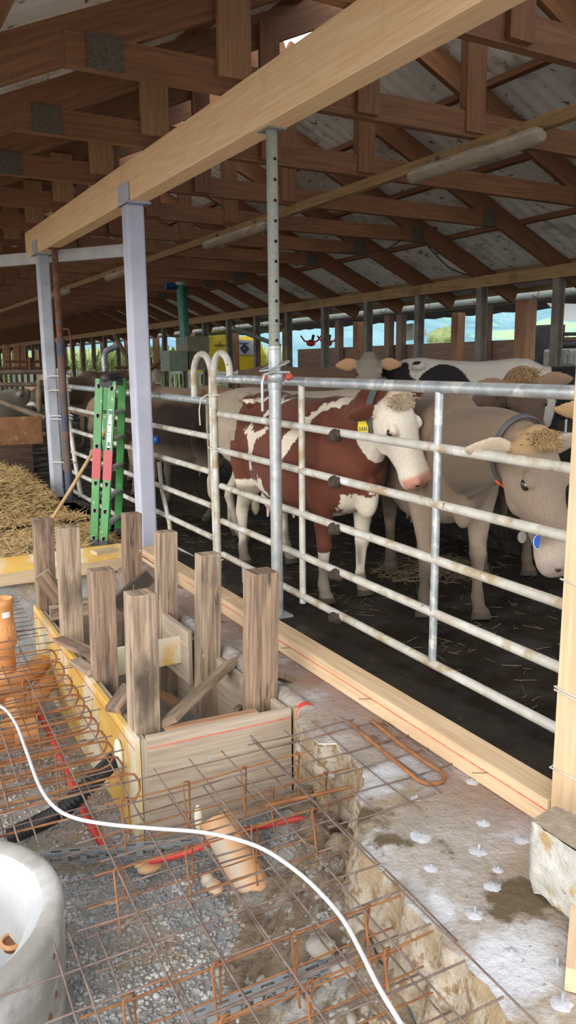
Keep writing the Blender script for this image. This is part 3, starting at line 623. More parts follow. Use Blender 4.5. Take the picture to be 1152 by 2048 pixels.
# ------------------------------------------------------------ ladder (folded, green)
def ladder():
    b1, b2, b4 = PZ(188, 1092, 0), PZ(207, 1094, 0), PZ(236, 1068, 0)
    t = thing('folding_ladder', (b2.x, b2.y, 0), 'bright green folding ladder with red bands standing closed on the slab', 'ladder')
    b3 = b1+(b4-b2)*.85
    T1, T2 = PY(199, 757, 6.98), PY(225, 762, 6.92); T4 = PY(245, 756, 7.25); T3 = PY(214, 758, 7.3)
    def stile(b, tp_, n_):
        a = (tp_-b).normalized(); face = Vector((.87, -.5, 0)); p = lambda k: b+(tp_-b)*k
        s = obj('stile', MB().beam(b+(tp_-b)*.03, tp_, .072, .03, (.5, .87, 0)), GREEN, t, bevel=.004)
        side = a.cross(Vector((.5, .87, 0))).normalized(); nrm = side.cross(a).normalized()
        if nrm.y > 0: nrm = -nrm
        if n_ < 2:
            obj('red_band', MB().beam(p(.405)+nrm*.0, p(.585)+nrm*.0, .076, .034, (.5, .87, 0)), REDL, t)
            for k in (.05, .215, .38, .60, .78, .955):
                q = p(k)+nrm*.0165
                tri = [q+side*.018+a*.02, q-side*.018+a*.02, q-side*.014-a*.012, q-a*.024, q+side*.014-a*.012]
                obj('rung_socket', MB().add(tri, [(0, 1, 2, 3, 4), (4, 3, 2, 1, 0)]), HOLE, t)
                obj('rung_socket_rim', MB().tube(tri+[tri[0]], .0035, 5), ALU, t)
            if n_ == 1:
                lb = MB().beam(p(.60)+nrm*.0165, p(.83)+nrm*.0165, .034, .002, nrm); L_ = obj('label_strip', lb, LABELW, t)
                obj('label_print', MB().beam(p(.80)+nrm*.018, p(.825)+nrm*.018, .034, .002, nrm).beam(p(.735)+nrm*.018, p(.742)+nrm*.018, .02, .002, nrm).beam(p(.69)+nrm*.018, p(.695)+nrm*.018, .024, .002, nrm).beam(p(.67)+nrm*.018, p(.675)+nrm*.018, .02, .002, nrm).beam(p(.61)+nrm*.018, p(.635)+nrm*.018, .022, .002, nrm), GRNT, L_)
        obj('foot_cap', MB().beam(b, b+a*.06, .08, .04, (.5, .87, 0)), BLACK, t)
        return s
    for i, (b, q) in enumerate(((b1, T1), (b2, T2), (b3, T3), (b4, T4))): stile(b, q, i)
    for k in (.12, .29, .46, .64, .80):
        for (p_, q_), (r_, s__) in (((b1, T1), (b3, T3)), ((b2, T2), (b4, T4))):
            u = p_+(q_-p_)*k; v = r_+(s__-r_)*k
            m_ = (u+v)/2+Vector((0, 0, .0))
            obj('rung', MB().tube([u, m_, v], [(.014, .045)]*3, 12, ref=(0, 0, 1)), ALU, t)
    hd = (T1+T2)/2
    for p_, q_ in ((T1, T2), (T3, T4)):
        obj('hinge', MB().beam(p_+Vector((0, 0, -.03)), q_+Vector((0, 0, -.03)), .05, .07).ell((p_+q_)/2+Vector((0, 0, .015)), (.05, .045, .045)), BLACK, t, bevel=.006)
    obj('top_bar', MB().tube([(T1+T2)/2+Vector((0, 0, .02)), (T3+T4)/2+Vector((0, 0, .03))], [(.03, .05), (.03, .05)], 12, ref=(0, 0, 1)), BLACK, t)
ladder()
# fork leaning on the ladder
b = PZ(75, 1085, .06); e = PY(214, 857, 7.15)
t = thing('manure_fork', (b.x, b.y, 0), 'long handled manure fork leaning against the green ladder', 'fork')
d = (e-b)
obj('handle', MB().tube([b+d*.0, b+d*.5+Vector((0, 0, -.01)), e], [.016, .017, .017], 12), HANDLE, t)
obj('socket', MB().tube([b-d*.03, b+d*.16], [.02, .018], 10), IRON, t)
side = Vector((.87, -.5, 0))
for k in range(4):
    s = (k-1.5)*.065; q0 = b-d*.03
    obj('tine', MB().tube([q0, q0+side*s*.9+Vector((-.03, -.02, -.005)), q0+side*s+Vector((-.10, -.10, -.02)), q0+side*s+Vector((-.17, -.20, -.05))], [.009, .008, .007, .003], 8), IRON, t)

# ------------------------------------------------------------ rebar
th = R(2.9); D1 = Vector((math.sin(th), math.cos(th), 0)); D2 = Vector((math.cos(th), -math.sin(th), 0))
def W(u, v, z): return D2*u+D1*v+Vector((0, 0, z))
RR = .0033
def wob(p, q, n=6, a=.004):
    p = Vector(p); q = Vector(q); ph = random.uniform(0, 6)
    return [p+(q-p)*(k/n)+Vector((0, 0, a*math.sin(ph+k*1.3))) for k in range(n+1)]
def mat_mesh(lab, longs, crosses, z, r_=RR, mat=REBAR, orange=()):
    t = thing('rebar_mesh', W((longs[0][0]+longs[-1][0])/2, 2.2, z), lab, 'reinforcing mesh')
    for i, (u, v0, v1) in enumerate(longs): obj('long_bar', MB().tube(wob(W(u, v0, z), W(u+random.uniform(-.004, .004), v1, z)), r_, 8), REBARO if i in orange else mat, t)
    for v, u0, u1 in crosses: obj('cross_bar', MB().tube(wob(W(u0, v, z-2*r_), W(u1, v+random.uniform(-.006, .006), z-2*r_)), r_, 8), mat, t)
    return t
# upper mesh
mat_mesh('upper reinforcing mesh over the gravel in the foreground, in front of the formwork box',
    [(.695, 1.2, 4.35), (.845, 1.2, 2.90), (1.0, 1.2, 2.91), (1.155, 1.2, 2.92), (1.31, 1.2, 2.94), (.54, 1.2, 6.0), (.34, 1.3, 2.11), (.288, 1.3, 2.07)],
    [(2.86, -.2, 1.50), (2.705, .42, 1.33), (2.55, .45, 1.33), (2.40, .50, 1.32), (2.25, .53, 1.32), (2.10, .36, 1.33), (1.96, -.25, 1.33), (1.805, -.25, 1.31), (1.645, .2, 1.30), (1.48, .2, 1.30), (1.33, .2, 1.3)], -.03)
# mesh of the left strip
mat_mesh('upper reinforcing mesh along the yellow side of the formwork box',
    [(.335, 2.62, 5.6), (.18, 2.95, 5.7), (.03, 3.0, 5.8), (-.12, 3.0, 5.8), (.275, 2.66, 4.4)],
    [(3.02+.155*k, -.6, .78+random.uniform(-.02, .03)) for k in range(14)], -.045, orange=(1,))
# sheet reaching onto the ledge
mat_mesh('small reinforcing mesh sheet lying across onto the concrete ledge',
    [(1.325, 1.55, 2.99), (1.484, 2.13, 2.97), (1.634, 2.14, 2.99), (1.78, 2.21, 2.97), (1.93, 2.33, 2.82)],
    [(2.925, 1.28, 1.83), (2.86, 1.26, 1.885), (2.67, 1.33, 1.99), (2.53, 1.33, 2.0), (2.37, 1.33, 2.0), (2.22, 1.28, 1.76)], LZ+.014)
# lower mesh
mat_mesh('lower reinforcing mesh under the upper one in the foreground',
    [(.62+.155*k, 1.25, 2.98) for k in range(7)]+[(.46, 1.25, 2.3)], [(1.36+.155*k, .42 if k > 3 else .1, 1.52) for k in range(11)], -.21)
mat_mesh('lower reinforcing mesh along the yellow side of the box', [(.64, 3.1, 5.2), (.49, 3.0, 5.6), (.26, 3.0, 5.6), (.1, 3.1, 5.6), (-.1, 3.1, 5.6)], [(3.08+.155*k, -.6, .74) for k in range(15)], -.22, orange=(3,))
mat_mesh('reinforcing mesh at the far left end of the pit behind the orange stand pipe', [(.42, 4.9, 6.1), (.2, 4.9, 6.1), (.62, 5.0, 6.0)], [(5.1+.10*k, -.4, .75) for k in range(10)], -.10)
# hairpins along the yellow side
for i, v in enumerate((2.965, 3.14, 3.30, 3.42, 3.58, 3.73, 3.88, 4.02, 4.18, 4.40, 4.62)):
    u1 = .775 if i else .80; zt, zb = -.055, -.195; pts = [W(-.5, v-.03, zt)]
    pts += [W(u1-.06, v, zt), W(u1-.02, v, zt-.012), W(u1, v, zt-.05), W(u1+.0, v, zb+.05), W(u1-.02, v+.004, zb+.012), W(u1-.06, v+.006, zb), W(-.3, v+.03, zb-.005)]
    o = obj('rebar_hairpin', MB().tube(pts, .0052, 8), REBARO)
    tag(o, ['nearest rusty hairpin bar, beside the black corrugated pipe', ][0] if i == 0 else 'rusty hairpin bar with its bend against the yellow board', 'reinforcing bar', 'hairpin bars along the yellow board')
# spacer cages: three wires and bent legs
def spacer(v, u0, u1, lab, zt=-.05, zb=-.225, step=.25, off=0):
    t = thing('spacer_cage', W((u0+u1)/2, v, zb), lab, 'rebar spacer', 'spacer cages between the meshes')
    obj('top_wire', MB().tube(wob(W(u0, v, zt), W(u1, v+.01, zt)), .0036, 6), REBARO, t)
    for dv in (-.045, .045): obj('bottom_wire', MB().tube(wob(W(u0-.02, v+dv, zb+.03), W(u1, v+dv, zb+.03)), .003, 6), REBARO, t)
    u = u0+.06+off
    while u < u1:
        obj('bent_leg', MB().tube([W(u, v-.06, zb-.01), W(u, v-.012, zt+.008), W(u+.012, v, zt+.014), W(u+.035, v+.012, zt+.004), W(u+.05, v+.06, zb-.01)], .0038, 7), REBARO, t); u += step
    return t
spacer(2.74, .60, 1.50, 'farthest spacer cage, just in front of the grey end board', zt=-.04)
spacer(2.35, .47, 1.32, 'spacer cage crossing over the orange pipe')
spacer(1.80, .30, 1.31, 'spacer cage in the foreground, between ring and perforated strip', off=.05)
spacer(1.62, .45, 1.3, 'nearest spacer cage over the perforated plastic strip', off=.1)
spacer(2.62, 1.15, 1.75, 'short spacer cage with piled wires at the hole beside the box', zt=-.09, off=.02)
for i, v in enumerate((3.25, 3.7, 4.15)): spacer(v, -.3, .62, f'{["nearest","middle","farthest"][i]} spacer cage in the strip beside the yellow board')
for i, (p, q, z) in enumerate((((530, 1612), (705, 1573), -.08), ((1e9, 0), (0, 0), 0))):
    if p[0] > 5000: continue
    a, b = PZ(*p, z), PZ(*q, z-.0); n_ = 70; 
    tag(obj('ribbed_bar', MB().tube([a+(b-a)*(k/n_) for k in range(n_+1)], [.0085 if k % 2 else .0068 for k in range(n_+1)], 8), REBARO), 'thick ribbed rusty bar drilled into the broken ledge side', 'reinforcing bar')
# thick U bar lying on the ledge
a1, a2 = PZ(690, 1445, -.025), PZ(875, 1540, -.025); c1 = PZ(705, 1450, -.02)
pts = [PZ(742, 1440, LZ+.012)]
L1 = [PZ(x, y, LZ+.012) for x, y in ((742, 1440), (800, 1488), (860, 1530), (882, 1543), (890, 1553), (886, 1563), (872, 1568), (852, 1567), (836, 1560), (800, 1530), (696, 1443))]
tag(obj('u_shaped_bar', MB().tube(L1, .0085, 10), REBARO), 'thick orange rusty u shaped bar lying on the concrete ledge', 'reinforcing bar')
tag(obj('loose_wire', MB().tube([W(.52, 2.56, -.40), W(.60, 2.50, -.38), W(.66, 2.42, -.41)], .003, 5).tube([W(.51, 2.44, -.42), W(.63, 2.52, -.39)], .003, 5), REBAR), 'crossed offcuts of wire lying by the red conduit', 'wire')
for i, (x, y) in enumerate(((663, 1555), (762, 1740), (597, 1500), (838, 1448), (420, 1518))):
    p = PZ(x, y, -.03); tag(obj('tie_wire', MB().tube([p+Vector((.012*math.cos(a*2.2), .012*math.sin(a*2.2), .003*a)) for a in np.linspace(0, 5, 16)], .0014, 5), GALV), f'bright twisted tie wire on the mesh, {["at the doubled bar before the ledge","at the right edge of the foreground mesh","by the end of the ribbed bar","on the ledge sheet","above the grey end board"][i]}', 'tie wire', 'tie wires')

# ------------------------------------------------------------ pipes, hoses, strips
def corr(pts, r_, amp, pitch, n=18):
    pts = [Vector(p) for p in pts]; out = []; rs = []; k = 0
    L = sum((pts[i+1]-pts[i]).length for i in range(len(pts)-1)); m = int(L/pitch*4)
    seg = [0]; 
    for i in range(len(pts)-1): seg.append(seg[-1]+(pts[i+1]-pts[i]).length)
    for j in range(m+1):
        s = L*j/m; i = max(k for k in range(len(seg)) if seg[k] <= s+1e-9); i = min(i, len(pts)-2)
        out.append(pts[i].lerp(pts[i+1], (s-seg[i])/(seg[i+1]-seg[i]))); rs.append(r_+amp*(1 if j % 4 in (0, 1) else -1))
    return MB().tube(out, rs, n)
def smooth_path(P, n=8):
    P = [Vector(p) for p in P]; Q = [P[0]*2-P[1]]+P+[P[-1]*2-P[-2]]; out = []
    for i in range(1, len(Q)-2):
        for k in range(n):
            t = k/n; a, b, c, d = Q[i-1], Q[i], Q[i+1], Q[i+2]
            out.append(.5*((2*b)+(c-a)*t+(2*a-5*b+4*c-d)*t*t+(3*b-a-3*c+d)*t**3))
    return out+[P[-1]]
bp = [PX(236, 1512, 1.03), PZ(180, 1568, -.27), PZ(128, 1618, -.37), PZ(70, 1650, -.47), PZ(20, 1672, -.53)]
tag(obj('corrugated_pipe', corr(smooth_path(bp), .037, .0045, .021), BLK), 'black corrugated pipe running from the yellow board down to the gravel', 'pipe')
wp = [Vector((-.6, 3.7, -.50)), Vector((-.2, 3.85, -.30)), PZ(-120, 1382, -.03), PZ(-60, 1395, -.018), PZ(0, 1412, -.018)]+[PZ(x, y, -.018) for x, y in ((30, 1445), (52, 1500), (78, 1570), (108, 1613), (150, 1636), (220, 1649), (310, 1657), (400, 1664), (470, 1678), (530, 1700), (590, 1740), (640, 1785), (685, 1838), (720, 1900), (755, 1970), (800, 2045), (850, 2130))]
tag(obj('white_hose', MB().tube(smooth_path(wp, 5), .007, 10), WHITE), 'white plastic tube curving across the reinforcing mesh', 'tube')
rp_ = [PZ(62, 1395, -.40), PZ(100, 1470, -.44), PZ(140, 1560, -.50), PZ(165, 1620, -.54), PZ(190, 1665, -.555), PZ(215, 1702, -.565)]
tag(obj('red_conduit', corr(smooth_path(rp_), .016, .001, .012, 12), REDC), 'red conduit running along the bottom beside the yellow board', 'conduit')
tag(obj('red_conduit', corr(smooth_path([PZ(300, 1722, -.5), PZ(350, 1712, -.46), PZ(400, 1694, -.42), PZ(470, 1665, -.45), PZ(560, 1645, -.47), PZ(628, 1630, -.45)]), .014, .001, .012, 12), REDC), 'red conduit lying in front of the grey end board towards the ledge', 'conduit')
# lower red pipe end on the ledge beside the box: grey rounded concrete nosing with red mark
tag(obj('grey_pipe', MB().tube([(1.865, 5.2, -.06), (1.865, 3.25, -.085), (1.86, 3.06, -.09)], .055, 20), CONC), 'concrete grey pipe end lying between box and ledge', 'pipe')
tag(obj('red_mark', MB().tube([(1.863, 3.105, -.087), (1.861, 3.075, -.09)], .0565, 20), REDC), 'red paint mark on the grey pipe end', 'paint mark')
def kgpipe(name, path, r_, lab, mat, sockets=()):
    t = thing(name, path[0], lab, 'drain pipe')
    obj('pipe', MB().tube(path, r_, 26), mat, t)
    for p, q, rr in sockets: obj('socket', MB().tube([p, Vector(p).lerp(Vector(q), .06), Vector(p).lerp(Vector(q), .94), q], [rr*.97, rr, rr, rr*.97], 26), mat, t)
    return t
cx, cy = .775, 4.93
sp = thing('stand_pipe', (cx, cy, -.55), 'orange vertical drain pipe with socket standing at the left edge', 'drain pipe')
obj('pipe', MB().lathe([(.060, -.55), (.060, -.12), (.075, -.10), (.075, .0), (.070, .03), (.067, .05), (.067, .15), (.071, .155), (.074, .17), (.074, .20), (.062, .20), (.056, .12), (.056, -.3)], (cx, cy, 0), 36), KG, sp)
obj('label_patch', MB().add([(cx+.0675*math.cos(a), cy+.0675*math.sin(a), z) for z in (.09, .125) for a in np.linspace(-1.75, -1.0, 8)], [(k, k+1, 9+k, 8+k) for k in range(7)]), LABELW, sp)
for a in np.linspace(-2.6, .3, 9): obj('rib', MB().beam((cx+.068*math.cos(a), cy+.068*math.sin(a), -.09), (cx+.068*math.cos(a), cy+.068*math.sin(a), .03), .005, .014, (math.cos(a), math.sin(a), 0)), KG, sp)
h = thing('branch_pipe', (.8, 4.35, -.45), 'orange horizontal drain pipes and branch below the mesh at the left', 'drain pipe')
obj('pipe', MB().tube([PX(96, 1360, 1.02)+Vector((-.01, 0, -.02)), Vector((.62, 4.18, -.36)), Vector((.2, 4.15, -.39))], .063, 24), KG, h)
obj('pipe', MB().tube([PX(92, 1335, 1.02)+Vector((-.01, .1, .0)), Vector((.7, 4.60, -.28)), Vector((.2, 4.62, -.3))], .063, 24), KG, h)
obj('socket', MB().tube([(.78, 4.19, -.36), (.66, 4.18, -.36)], .074, 24), KG, h); obj('socket', MB().tube([(.50, 4.17, -.37), (.40, 4.17, -.375)], .074, 24), KG, h)
obj('branch', MB().tube([(.72, 4.20, -.36), (.775, 4.93, -.30)], .06, 20), KG, h)
a, b = PZ(428, 1632, -.33), PZ(528, 1812, -.645)
dp = kgpipe('drain_pipe', [a, b], .075, 'orange drain pipe sloping out of the grey end board under the mesh', KGD)
obj('mortar_collar', MB().ell(a+Vector((-.07, .01, .01)), (.018, .02, .06), 10, 8), FOAM, dp)
obj('pale_string', MB().tube([a.lerp(b, .5)+Vector((.0, 0, .08)), a.lerp(b, .65)+Vector((-.06, 0, .06)), a.lerp(b, .78)+Vector((-.075, 0, .03))], .003, 5), ROPE, dp)
tag(obj('clay_chunk', MB().ell(PZ(300, 1735, -.54), (.06, .035, .02), 9, 6).ell(PZ(285, 1728, -.54), (.04, .03, .018), 9, 6), KGD), 'broken orange chunk at the red conduit end', 'debris')
tag(obj('clay_chunk', MB().ell(PZ(428, 1772, -.54), (.035, .06, .02), 9, 6).ell(PZ(415, 1760, -.54), (.03, .03, .03), 9, 6), KGD), 'broken orange chunk beside the sloping drain pipe', 'debris')
def strip(p, q, lab, hgt=.055, wd=.035):
    p = Vector(p); q = Vector(q); L = (q-p).length; a = (q-p)/L; s = a.cross(Vector((0, 0, 1))).normalized()
    t = thing('perforated_strip', (p+q)/2, lab, 'spacer strip'); n_ = int(L/.075); mb = MB(); Z = Vector((0, 0, 1))
    # U profile out of webs: top bars and side frames leave real openings
    for sd in (-1, 1):
        o = s*sd*wd/2
        mb.beam(p+o+Z*.005, q+o+Z*.005, .003, .010); mb.beam(p+o+Z*(hgt-.008), q+o+Z*(hgt-.008), .003, .016)
        for k in range(n_+1): c = p+a*(L*k/n_)+o; mb.beam(c+Z*.005-a*.0, c+Z*(hgt-.01), .003, .030, a)
    for k in range(n_+1): c = p+a*(L*k/n_)+Z*hgt; mb.beam(c-s*wd/2, c+s*wd/2, .034, .003)
    for sd in (-1, 1): mb.beam(p+Z*hgt+s*sd*(wd/2-.005), q+Z*hgt+s*sd*(wd/2-.005), .010, .003)
    obj('perforated_profile', mb, SPACER, t)
    for k in range(n_): 
        c = p+a*(L*(k+.5)/n_)-s*(wd/2+.0)*(1 if s.y > 0 else -1)+Z*.024
        obj('oval_hole_rim', MB().tube([c+a*.012*math.cos(x)+Z*.010*math.sin(x) for x in np.linspace(0, 6.283, 11)], .002, 4), SPACER, t)
    return t
strip(PZ(95, 1728, -.54), PZ(392, 1702, -.50), 'grey perforated plastic strip behind the ring towards the end board')
strip(PZ(375, 2062, -.53), PZ(772, 1905, -.42), 'grey perforated plastic strip in the foreground stones')

# ------------------------------------------------------------ concrete ring
rc = Vector((.045, 2.545, 0)); Ro = .475; zr = -.15
ring = thing('concrete_ring', (rc.x, rc.y, -.62), 'open concrete shaft ring with white inside at the lower left', 'concrete ring')
obj('ring_wall', MB().lathe([(Ro-.02, -.62), (Ro-.005, -.4), (Ro, zr-.02), (Ro-.006, zr-.004), (Ro-.02, zr), (Ro-.062, zr), (Ro-.070, zr-.012)], rc, 96), RINGM, ring)
obj('ring_lining', MB().lathe([(Ro-.070, zr-.012), (Ro-.085, zr-.03), (Ro-.088, zr-.05), (Ro-.115, zr-.058), (Ro-.125, zr-.075), (Ro-.14, zr-.20), (Ro-.17, zr-.34), (.16, zr-.40), (.0, zr-.41)], rc, 96), RINGW, ring)
for a, z in ((-.62, -.24), (-.72, -.42), (-.62, -.38)): obj('stain_pit', MB().ell(rc+Vector(((Ro-.008)*math.cos(a), (Ro-.008)*math.sin(a), z)), (.010, .011, .014), 8, 6), RUST, ring, label='dark pit in the concrete')
o = PZ(20, 1885, -.36); 
o = PZ(26, 1884, -.405)
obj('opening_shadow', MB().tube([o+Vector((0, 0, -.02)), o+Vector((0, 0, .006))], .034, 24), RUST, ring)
obj('pipe_opening', MB().lathe([(.034, 0), (.034, .014), (.042, .014), (.044, 0)], o, 24), KG, ring, label='orange pipe mouth inside the ring')

# ------------------------------------------------------------ ledge details
bt = PZ(1100, 1822, LZ)
blk = MB(); z0, z1 = LZ, .205
c = [(1.76, 1.42), (1.845, 1.57), (2.07, 1.55), (2.12, 1.38), (1.98, 1.22), (1.84, 1.24)]
def blkmesh():
    t = thing('concrete_block', (1.92, 1.45, LZ), 'rough broken pale concrete block standing on the ledge at the right edge', 'concrete block')
    poly = [PZ(1062, 1640, z1), PZ(1110, 1612, z1), PZ(1185, 1640, z1), PZ(1240, 1700, z1), PZ(1170, 1712, z1)]
    c0 = sum(poly, Vector())/5; mb = MB(); N_ = 60; K_ = 22; vs = []
    P = [(p.x, p.y) for p in poly]; per = []
    for i in range(5):
        for k in range(N_//5): tt = k/(N_//5); per.append((P[i][0]*(1-tt)+P[(i+1) % 5][0]*tt, P[i][1]*(1-tt)+P[(i+1) % 5][1]*tt))
    for j in range(K_+1):
        h_ = j/K_; sh = 1-.10*max(0, (h_-.62)/.38)**1.5*1.6
        for i, (x, y) in enumerate(per):
            r_ = .008*(vnoise(i*.7, h_*9)-.5)+.012*(vnoise(i*.25+9, h_*4)-.5)
            x2 = c0.x+(x-c0.x)*sh; y2 = c0.y+(y-c0.y)*sh
            vs.append((x2+r_, y2+r_, z1-(z1-z0)*h_+(.03*max(0, (h_-.9)*10)*vnoise(i*.4, 2) if h_ > .9 else 0)))
    n_ = len(per)
    mb.add(vs, [(j*n_+i, (j+1)*n_+i, (j+1)*n_+(i+1) % n_, j*n_+(i+1) % n_) for j in range(K_) for i in range(n_)], None, True)
    mb.f.append([K_*n_+i for i in range(n_)]); mb.uv.append([(0, 0)]*n_); mb.sm.append(False)
    obj('block_body', mb, GRAN, t)
    top = MB().add([(x, y, z1+.004*(vnoise(i*.9, 1)-.5)) for i, (x, y) in enumerate(per)]+[(c0.x, c0.y, z1+.004)], [(i, (i+1) % n_, n_) for i in range(n_)])
    obj('block_top', top, GRANT, t)
blkmesh()
tag(obj('timber_offcut', MB().beam(PZ(1158, 1965, LZ+.04), PZ(1165, 1835, LZ+.04), .07, .07), W_NEW), 'end of a pale timber offcut below the concrete block at the right edge', 'timber')
for i, (x, y) in enumerate(((943, 1564), (967, 1646), (957, 1703), (1043, 1680), (862, 1735), (996, 1740), (986, 1773), (949, 1828), (1022, 1906), (1114, 1934), (1124, 2006), (832, 1598), (838, 1672))):
    p = PZ(x, y, LZ); t = thing('anchor_bolt', p, ['nearest the fresh sill, at the u shaped bar', 'left of the block, top one', 'with dark pin, between block and mesh', 'beside the block', 'at the left, near the broken edge', 'small, left of the block foot', 'in the middle of the pale smear', 'upright pin below the pale smear', 'below the wet brown patch', 'at the right edge below the block', 'nearest the camera with bright pin', 'between the bars of the ledge sheet', 'in the white splash below the ledge sheet'][i]+' among the drilled anchors in the ledge', 'anchor', 'drilled anchors in the ledge')
    h_ = .03 if i in (2, 7, 9, 10) else .014
    obj('pin', MB().tube([p+Vector((0, 0, -.01)), p+Vector((.003, 0, h_))], .006, 8), GALV, t)
    mb = MB(); vs = [p+Vector((0, 0, .006))]; n_ = 26; rr = .024+.02*hsh(i, 3)
    for j in (1, 2):
        for k in range(n_): a = 2*math.pi*k/n_; q = rr*j/2*(.85+.3*vnoise(k*.8 + i*7, i)); vs.append(p+Vector((q*math.cos(a), q*math.sin(a), .004 if j == 1 else -.003)))
    mb.add(vs, [(0, 1+k, 1+(k+1) % n_) for k in range(n_)]+[(1+k, 1+n_+k, 1+n_+(k+1) % n_, 1+(k+1) % n_) for k in range(n_)], None, True)
    obj('drill_dust', mb, M('drill dust', (.42, .42, .45), (.54, .54, .57), scale=40, rough=.95, bump=.8, dist=.004), t)

# ------------------------------------------------------------ gravel, cobbles, straw
ICO = None
def ico():
    p = (1+5**.5)/2; v = np.array([(-1, p, 0), (1, p, 0), (-1, -p, 0), (1, -p, 0), (0, -1, p), (0, 1, p), (0, -1, -p), (0, 1, -p), (p, 0, -1), (p, 0, 1), (-p, 0, -1), (-p, 0, 1)], float)
    v /= np.linalg.norm(v[0]); f = np.array([(0, 11, 5), (0, 5, 1), (0, 1, 7), (0, 7, 10), (0, 10, 11), (1, 5, 9), (5, 11, 4), (11, 10, 2), (10, 7, 6), (7, 1, 8), (3, 9, 4), (3, 4, 2), (3, 2, 6), (3, 6, 8), (3, 8, 9), (4, 9, 5), (2, 4, 11), (6, 2, 10), (8, 6, 7), (9, 8, 1)])
    return v, f
IV, IF = ico()
def scatter_stones(name, n, fpos, size, mat, label):
    V = []; F = []
    for i in range(n):
        x, y, z = fpos(); s = size(x, y); q = Matrix.Rotation(random.uniform(0, 6.28), 3, 'Z') @ Matrix.Rotation(random.uniform(-.5, .5), 3, 'X')
        sc = np.array([random.uniform(.8, 1.35), random.uniform(.7, 1.0), random.uniform(.45, .8)])*s
        v = (IV*(1+rng.uniform(-.12, .12, (12, 1)))*sc) @ np.array(q).T+np.array([x, y, z+s*.15]); F.append(IF+12*i); V.append(v)
    V = np.concatenate(V); F = np.concatenate(F); me = bpy.data.meshes.new(name); me.from_pydata(V.tolist(), [], F.tolist())
    me.polygons.foreach_set('use_smooth', [True]*len(F)); me.materials.append(mat); me.update()
    o = bpy.data.objects.new(name, me); COL.objects.link(o); return tag(o, label, 'gravel', None, 'stuff')
def fp():
    while True:
        x = random.uniform(.2, 1.75); y = random.uniform(1.0, 3.12) if random.random() < .72 else random.uniform(3.0, 6.0)
        if y > 3.1: x = random.uniform(-.2, 1.02)
        if (x-rc.x)**2+(y-rc.y)**2 < (Ro+.01)**2: continue
        if y < 3 and x > ledge_x(y)-.12: continue
        return x, y, pit(x, y)
scatter_stones('gravel', 15000, fp, lambda x, y: random.uniform(.005, .0125)*(1.25 if random.random() < .12 else 1), STONE, 'grey gravel covering the bottom of the pit')
def bank():
    mb = MB(); vs = []; NY, NX = 130, 34
    for j in range(NY+1):
        y = -1.1+(2.62+1.1)*j/NY
        for i in range(NX+1):
            x = ledge_x(y)-.06-(.60)*(1-i/NX); e = min(1, i/6)
            vs.append((x, y, pit(x, y)+.012*e-.03*(1-e)+.05*e*(vnoise(x*24, y*24)-.35)+.02*e*(vnoise(x*70, y*70)-.5)))
    mb.add(vs, [(j*(NX+1)+i, j*(NX+1)+i+1, (j+1)*(NX+1)+i+1, (j+1)*(NX+1)+i) for j in range(NY) for i in range(NX)], None, True)
    struct('floor_earth_bank', mb, EARTH)
bank()
def fp2():
    y = random.uniform(1.0, 2.6); x = ledge_x(y)-random.uniform(.08, .62); return x, y, pit(x, y)
scatter_stones('rubble', 1500, fp2, lambda x, y: random.uniform(.006, .02), COB, 'earthy rubble on the bank below the broken ledge')
cobs = []
for i in range(46):
    if i < 8: px, py, s = [(765, 1665+0, 0), (700, 1865, .05), (745, 1858, .06), (640, 1900, .055), (690, 1940, .05), (610, 1770, .03), (655, 1770, .035), (775, 1700, .0)][i]
    else: px, py, s = random.uniform(420, 900), random.uniform(1880, 2048), random.uniform(.014, .034)
    if s == 0: continue
    p = PZ(px, py, -.50); z = pit(p.x, p.y); p = PZ(px, py, z)
    if p.x > ledge_x(p.y)-.12: continue
    mb = MB(); mb.ell((0, 0, 0), (s, s*random.uniform(.6, .85), s*random.uniform(.45, .65)), 14, 9)
    mb.v = [tuple(Vector(v)*(1+.22*(vnoise(v[0]*38+i*5, v[1]*38+v[2]*31)-.5))) for v in mb.v]
    a = random.uniform(0, 6.28); mb.v = [(v[0]*math.cos(a)-v[1]*math.sin(a)+p.x, v[0]*math.sin(a)+v[1]*math.cos(a)+p.y, v[2]+p.z+s*.2) for v in mb.v]
    tag(obj('cobble', mb, COB), {1: 'flat cobble leaning below the ledge beside the white tube', 2: 'large pale cobble right of the white tube', 3: 'long flat stone behind the foreground strip', 4: 'pale cobble under the foreground strip'}.get(i, 'grey cobble among the rubble at the bottom of the picture'), 'stone', 'cobbles at the front of the pit')
# chunks of earth at the ledge hole
for i, (x, y, z, s) in enumerate(((640, 1660, -.30, .09), (600, 1600, -.35, .08), (690, 1690, -.22, .07), (650, 1540, -.3, .07))):
    p = PZ(x, y, z); mb = MB().ell((0, 0, 0), (s, s*.8, s*.7), 20, 14)
    mb.v = [tuple(Vector(v)*(1+.7*(vnoise(v[0]*40+i*5, v[1]*40+v[2]*31)-.5))+p) for v in mb.v]
    tag(obj('concrete_lump', mb, EARTH), ['grey earthy lump under the broken ledge corner', 'dark lump in the hole beside the box', 'earthy lump at the broken ledge edge by the mesh', 'lump deep in the hole under the ledge'][i], 'lump')
